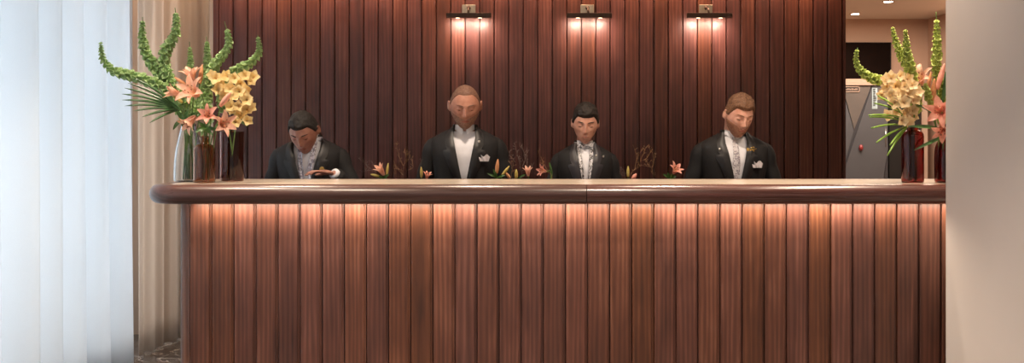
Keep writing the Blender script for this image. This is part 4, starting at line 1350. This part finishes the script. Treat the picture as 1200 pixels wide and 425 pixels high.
H_black = hairmat('hair_dark', C('100c0a'), C('2b201a'))
H_grey = hairmat('hair_black_grey', C('0f0d0c'), C('2a2522'))
H_brown = hairmat('hair_light_brown', C('4e3526'), C('8a6449'))
H_stub = hairmat('hair_stubble', C('5f4134'), C('83604e'))
B_brown = hairmat('beard_brown', C('8a5c46'), C('ab7c62'))
B_grey = hairmat('beard_grey', C('7c5b4c'), C('a07c6a'))
person(363, 6.08, .935, 'man with short dark hair, head bowed, lilac patterned scarf and black jacket', (C('946453'), C('b58474')), (H_grey, .013, .008, .010, .004), R(38), R(-6), R(-4),
       headfwd=.035, headdrop=.082, hs=1.04, vk=1.3, wrists={1: ((.185, -.215, 1.275), (-.9, -.35, .10))}, neckwear=('scarf', M['scarf_blue']),
       extras=(('pin', .098, 1.295, 'gold'),), shoulders=.98, wide=1.04)
person(545, 6.05, .975, 'bald man in black suit with open white shirt and white pocket square', (C('a06c58'), C('bd8a76')), (H_stub, .003, .003, .003, .020), R(22), R(4), 0,
       headfwd=.01, headdrop=.014, beard=B_grey, wide=1.10, hs=1.04, extras=(('smallpin', .085, 1.40, 'silver'), ('square', .115, 1.305, 'pocket')), shoulders=.98)
person(685, 6.12, .915, 'man with neat dark hair, black and white patterned scarf and black jacket', (C('bb8672'), C('d6a490')), (H_black, .024, .010, .012, .0), R(18), R(-3), R(2),
       headfwd=.01, headdrop=.015, neckwear=('scarf', M['scarf_bw']), lapel='jacket_grey', extras=(('smallpin', .072, 1.405, 'silver'), ('smallpin', .125, 1.40, 'silver')), shoulders=.86)
person(859, 6.05, .955, 'bearded fair-haired man looking down in black suit and grey tie', (C('c48e7a'), C('e0b09c')), (H_brown, .024, .008, .008, .002), R(24), R(12), R(5),
       headfwd=.02, headdrop=.032, beard=B_brown, neckwear=('tie', M['tie_grey']), extras=(('smallpin', -.10, 1.385, 'silver'), ('sprig', .085, 1.385, 'gold'), ('square', .11, 1.295, 'pocket')), shoulders=1.0)

# ------------------------------------------------------------------ lights
WARM = (1, .80, .60)
# daylight beyond the window
area('daylight', (XL-.35, 4.25, 1.4), (0, R(-90), 0), 2.5, 6.1, 140, (.86, .93, 1.0))
# strip under the counter nosing
area('counter_strip', ((XC0+XC1)/2+.02, YC-.045, zt-.008), (R(8), 0, 0), XC1-XC0-.12, .016, 19, WARM)
# cove above the panelled wall
o = MB(); o.box(WPX0, WPX0+43*WP, YB-.16, YB-.14, 2.47, 2.80); o.box(WPX0, WPX0+43*WP, YB-.14, YB-.06, 2.55, 2.565); struct(o.build('trim_4', M['wall_wood'], smooth=False))
area('cove_strip', (0.12, YB-.09, 2.54), (R(12), 0, 0), 4.1, .02, 30, (1, .68, .46))
# cove over the corner curtain
area('curtain_cove', (-2.28, 7.2, 2.76), (0, 0, 0), .4, .3, 4, (1, .68, .42))
# downlights of the lobby ceiling, plus spots added to brighten bouquets and right wall
for x, y, e in ((-1.3, 5.3, 28), (-1.55, 4.35, 42), (1.70, 4.45, 18), (-.2, 5.3, 36), (.9, 5.3, 36), (1.85, 5.0, 44), (-1.0, 3.6, 60), (.6, 3.6, 75)):
    l = bpy.data.lights.new('lobby_downlight_and_fill', 'SPOT'); l.energy = e*3.0; l.color = (1, .80, .62); l.spot_size = R(95); l.spot_blend = .8; l.shadow_soft_size = .06
    o = bpy.data.objects.new('lobby_downlight_and_fill', l); COL.objects.link(o); o.location = (x, y, 2.77)
area('back_room_fill', (3.0, 8.3, 2.44), (0, 0, 0), 1.2, .8, 50, (1, .80, .64))  # unseen area light added to brighten the back room
area('lobby_fill', (-.2, 1.2, 2.74), (0, 0, 0), 3.2, 2.0, 34, (1, .86, .74))  # unseen panel added as general fill for counter, faces and wall
w = bpy.data.worlds.new('World'); sc.world = w; w.use_nodes = True
bgn = w.node_tree.nodes['Background']; bgn.inputs[0].default_value = (1.0, .93, .87, 1); bgn.inputs[1].default_value = .42

# ------------------------------------------------------------------ camera
cam = bpy.data.cameras.new('camera'); co = bpy.data.objects.new('camera', cam); COL.objects.link(co)
cam.sensor_width = 36; cam.lens = F/1200*36; co.location = (0, 0, CAMZ); co.rotation_euler = (R(90), 0, 0)
cam.shift_y = -(212.5-HY)/1200.0
cam.clip_start = .05
sc.camera = co
sc.view_settings.view_transform = 'Standard'; sc.view_settings.look = 'None'; sc.view_settings.gamma = 1; sc.view_settings.exposure = 0
sc.view_settings.use_curve_mapping = False
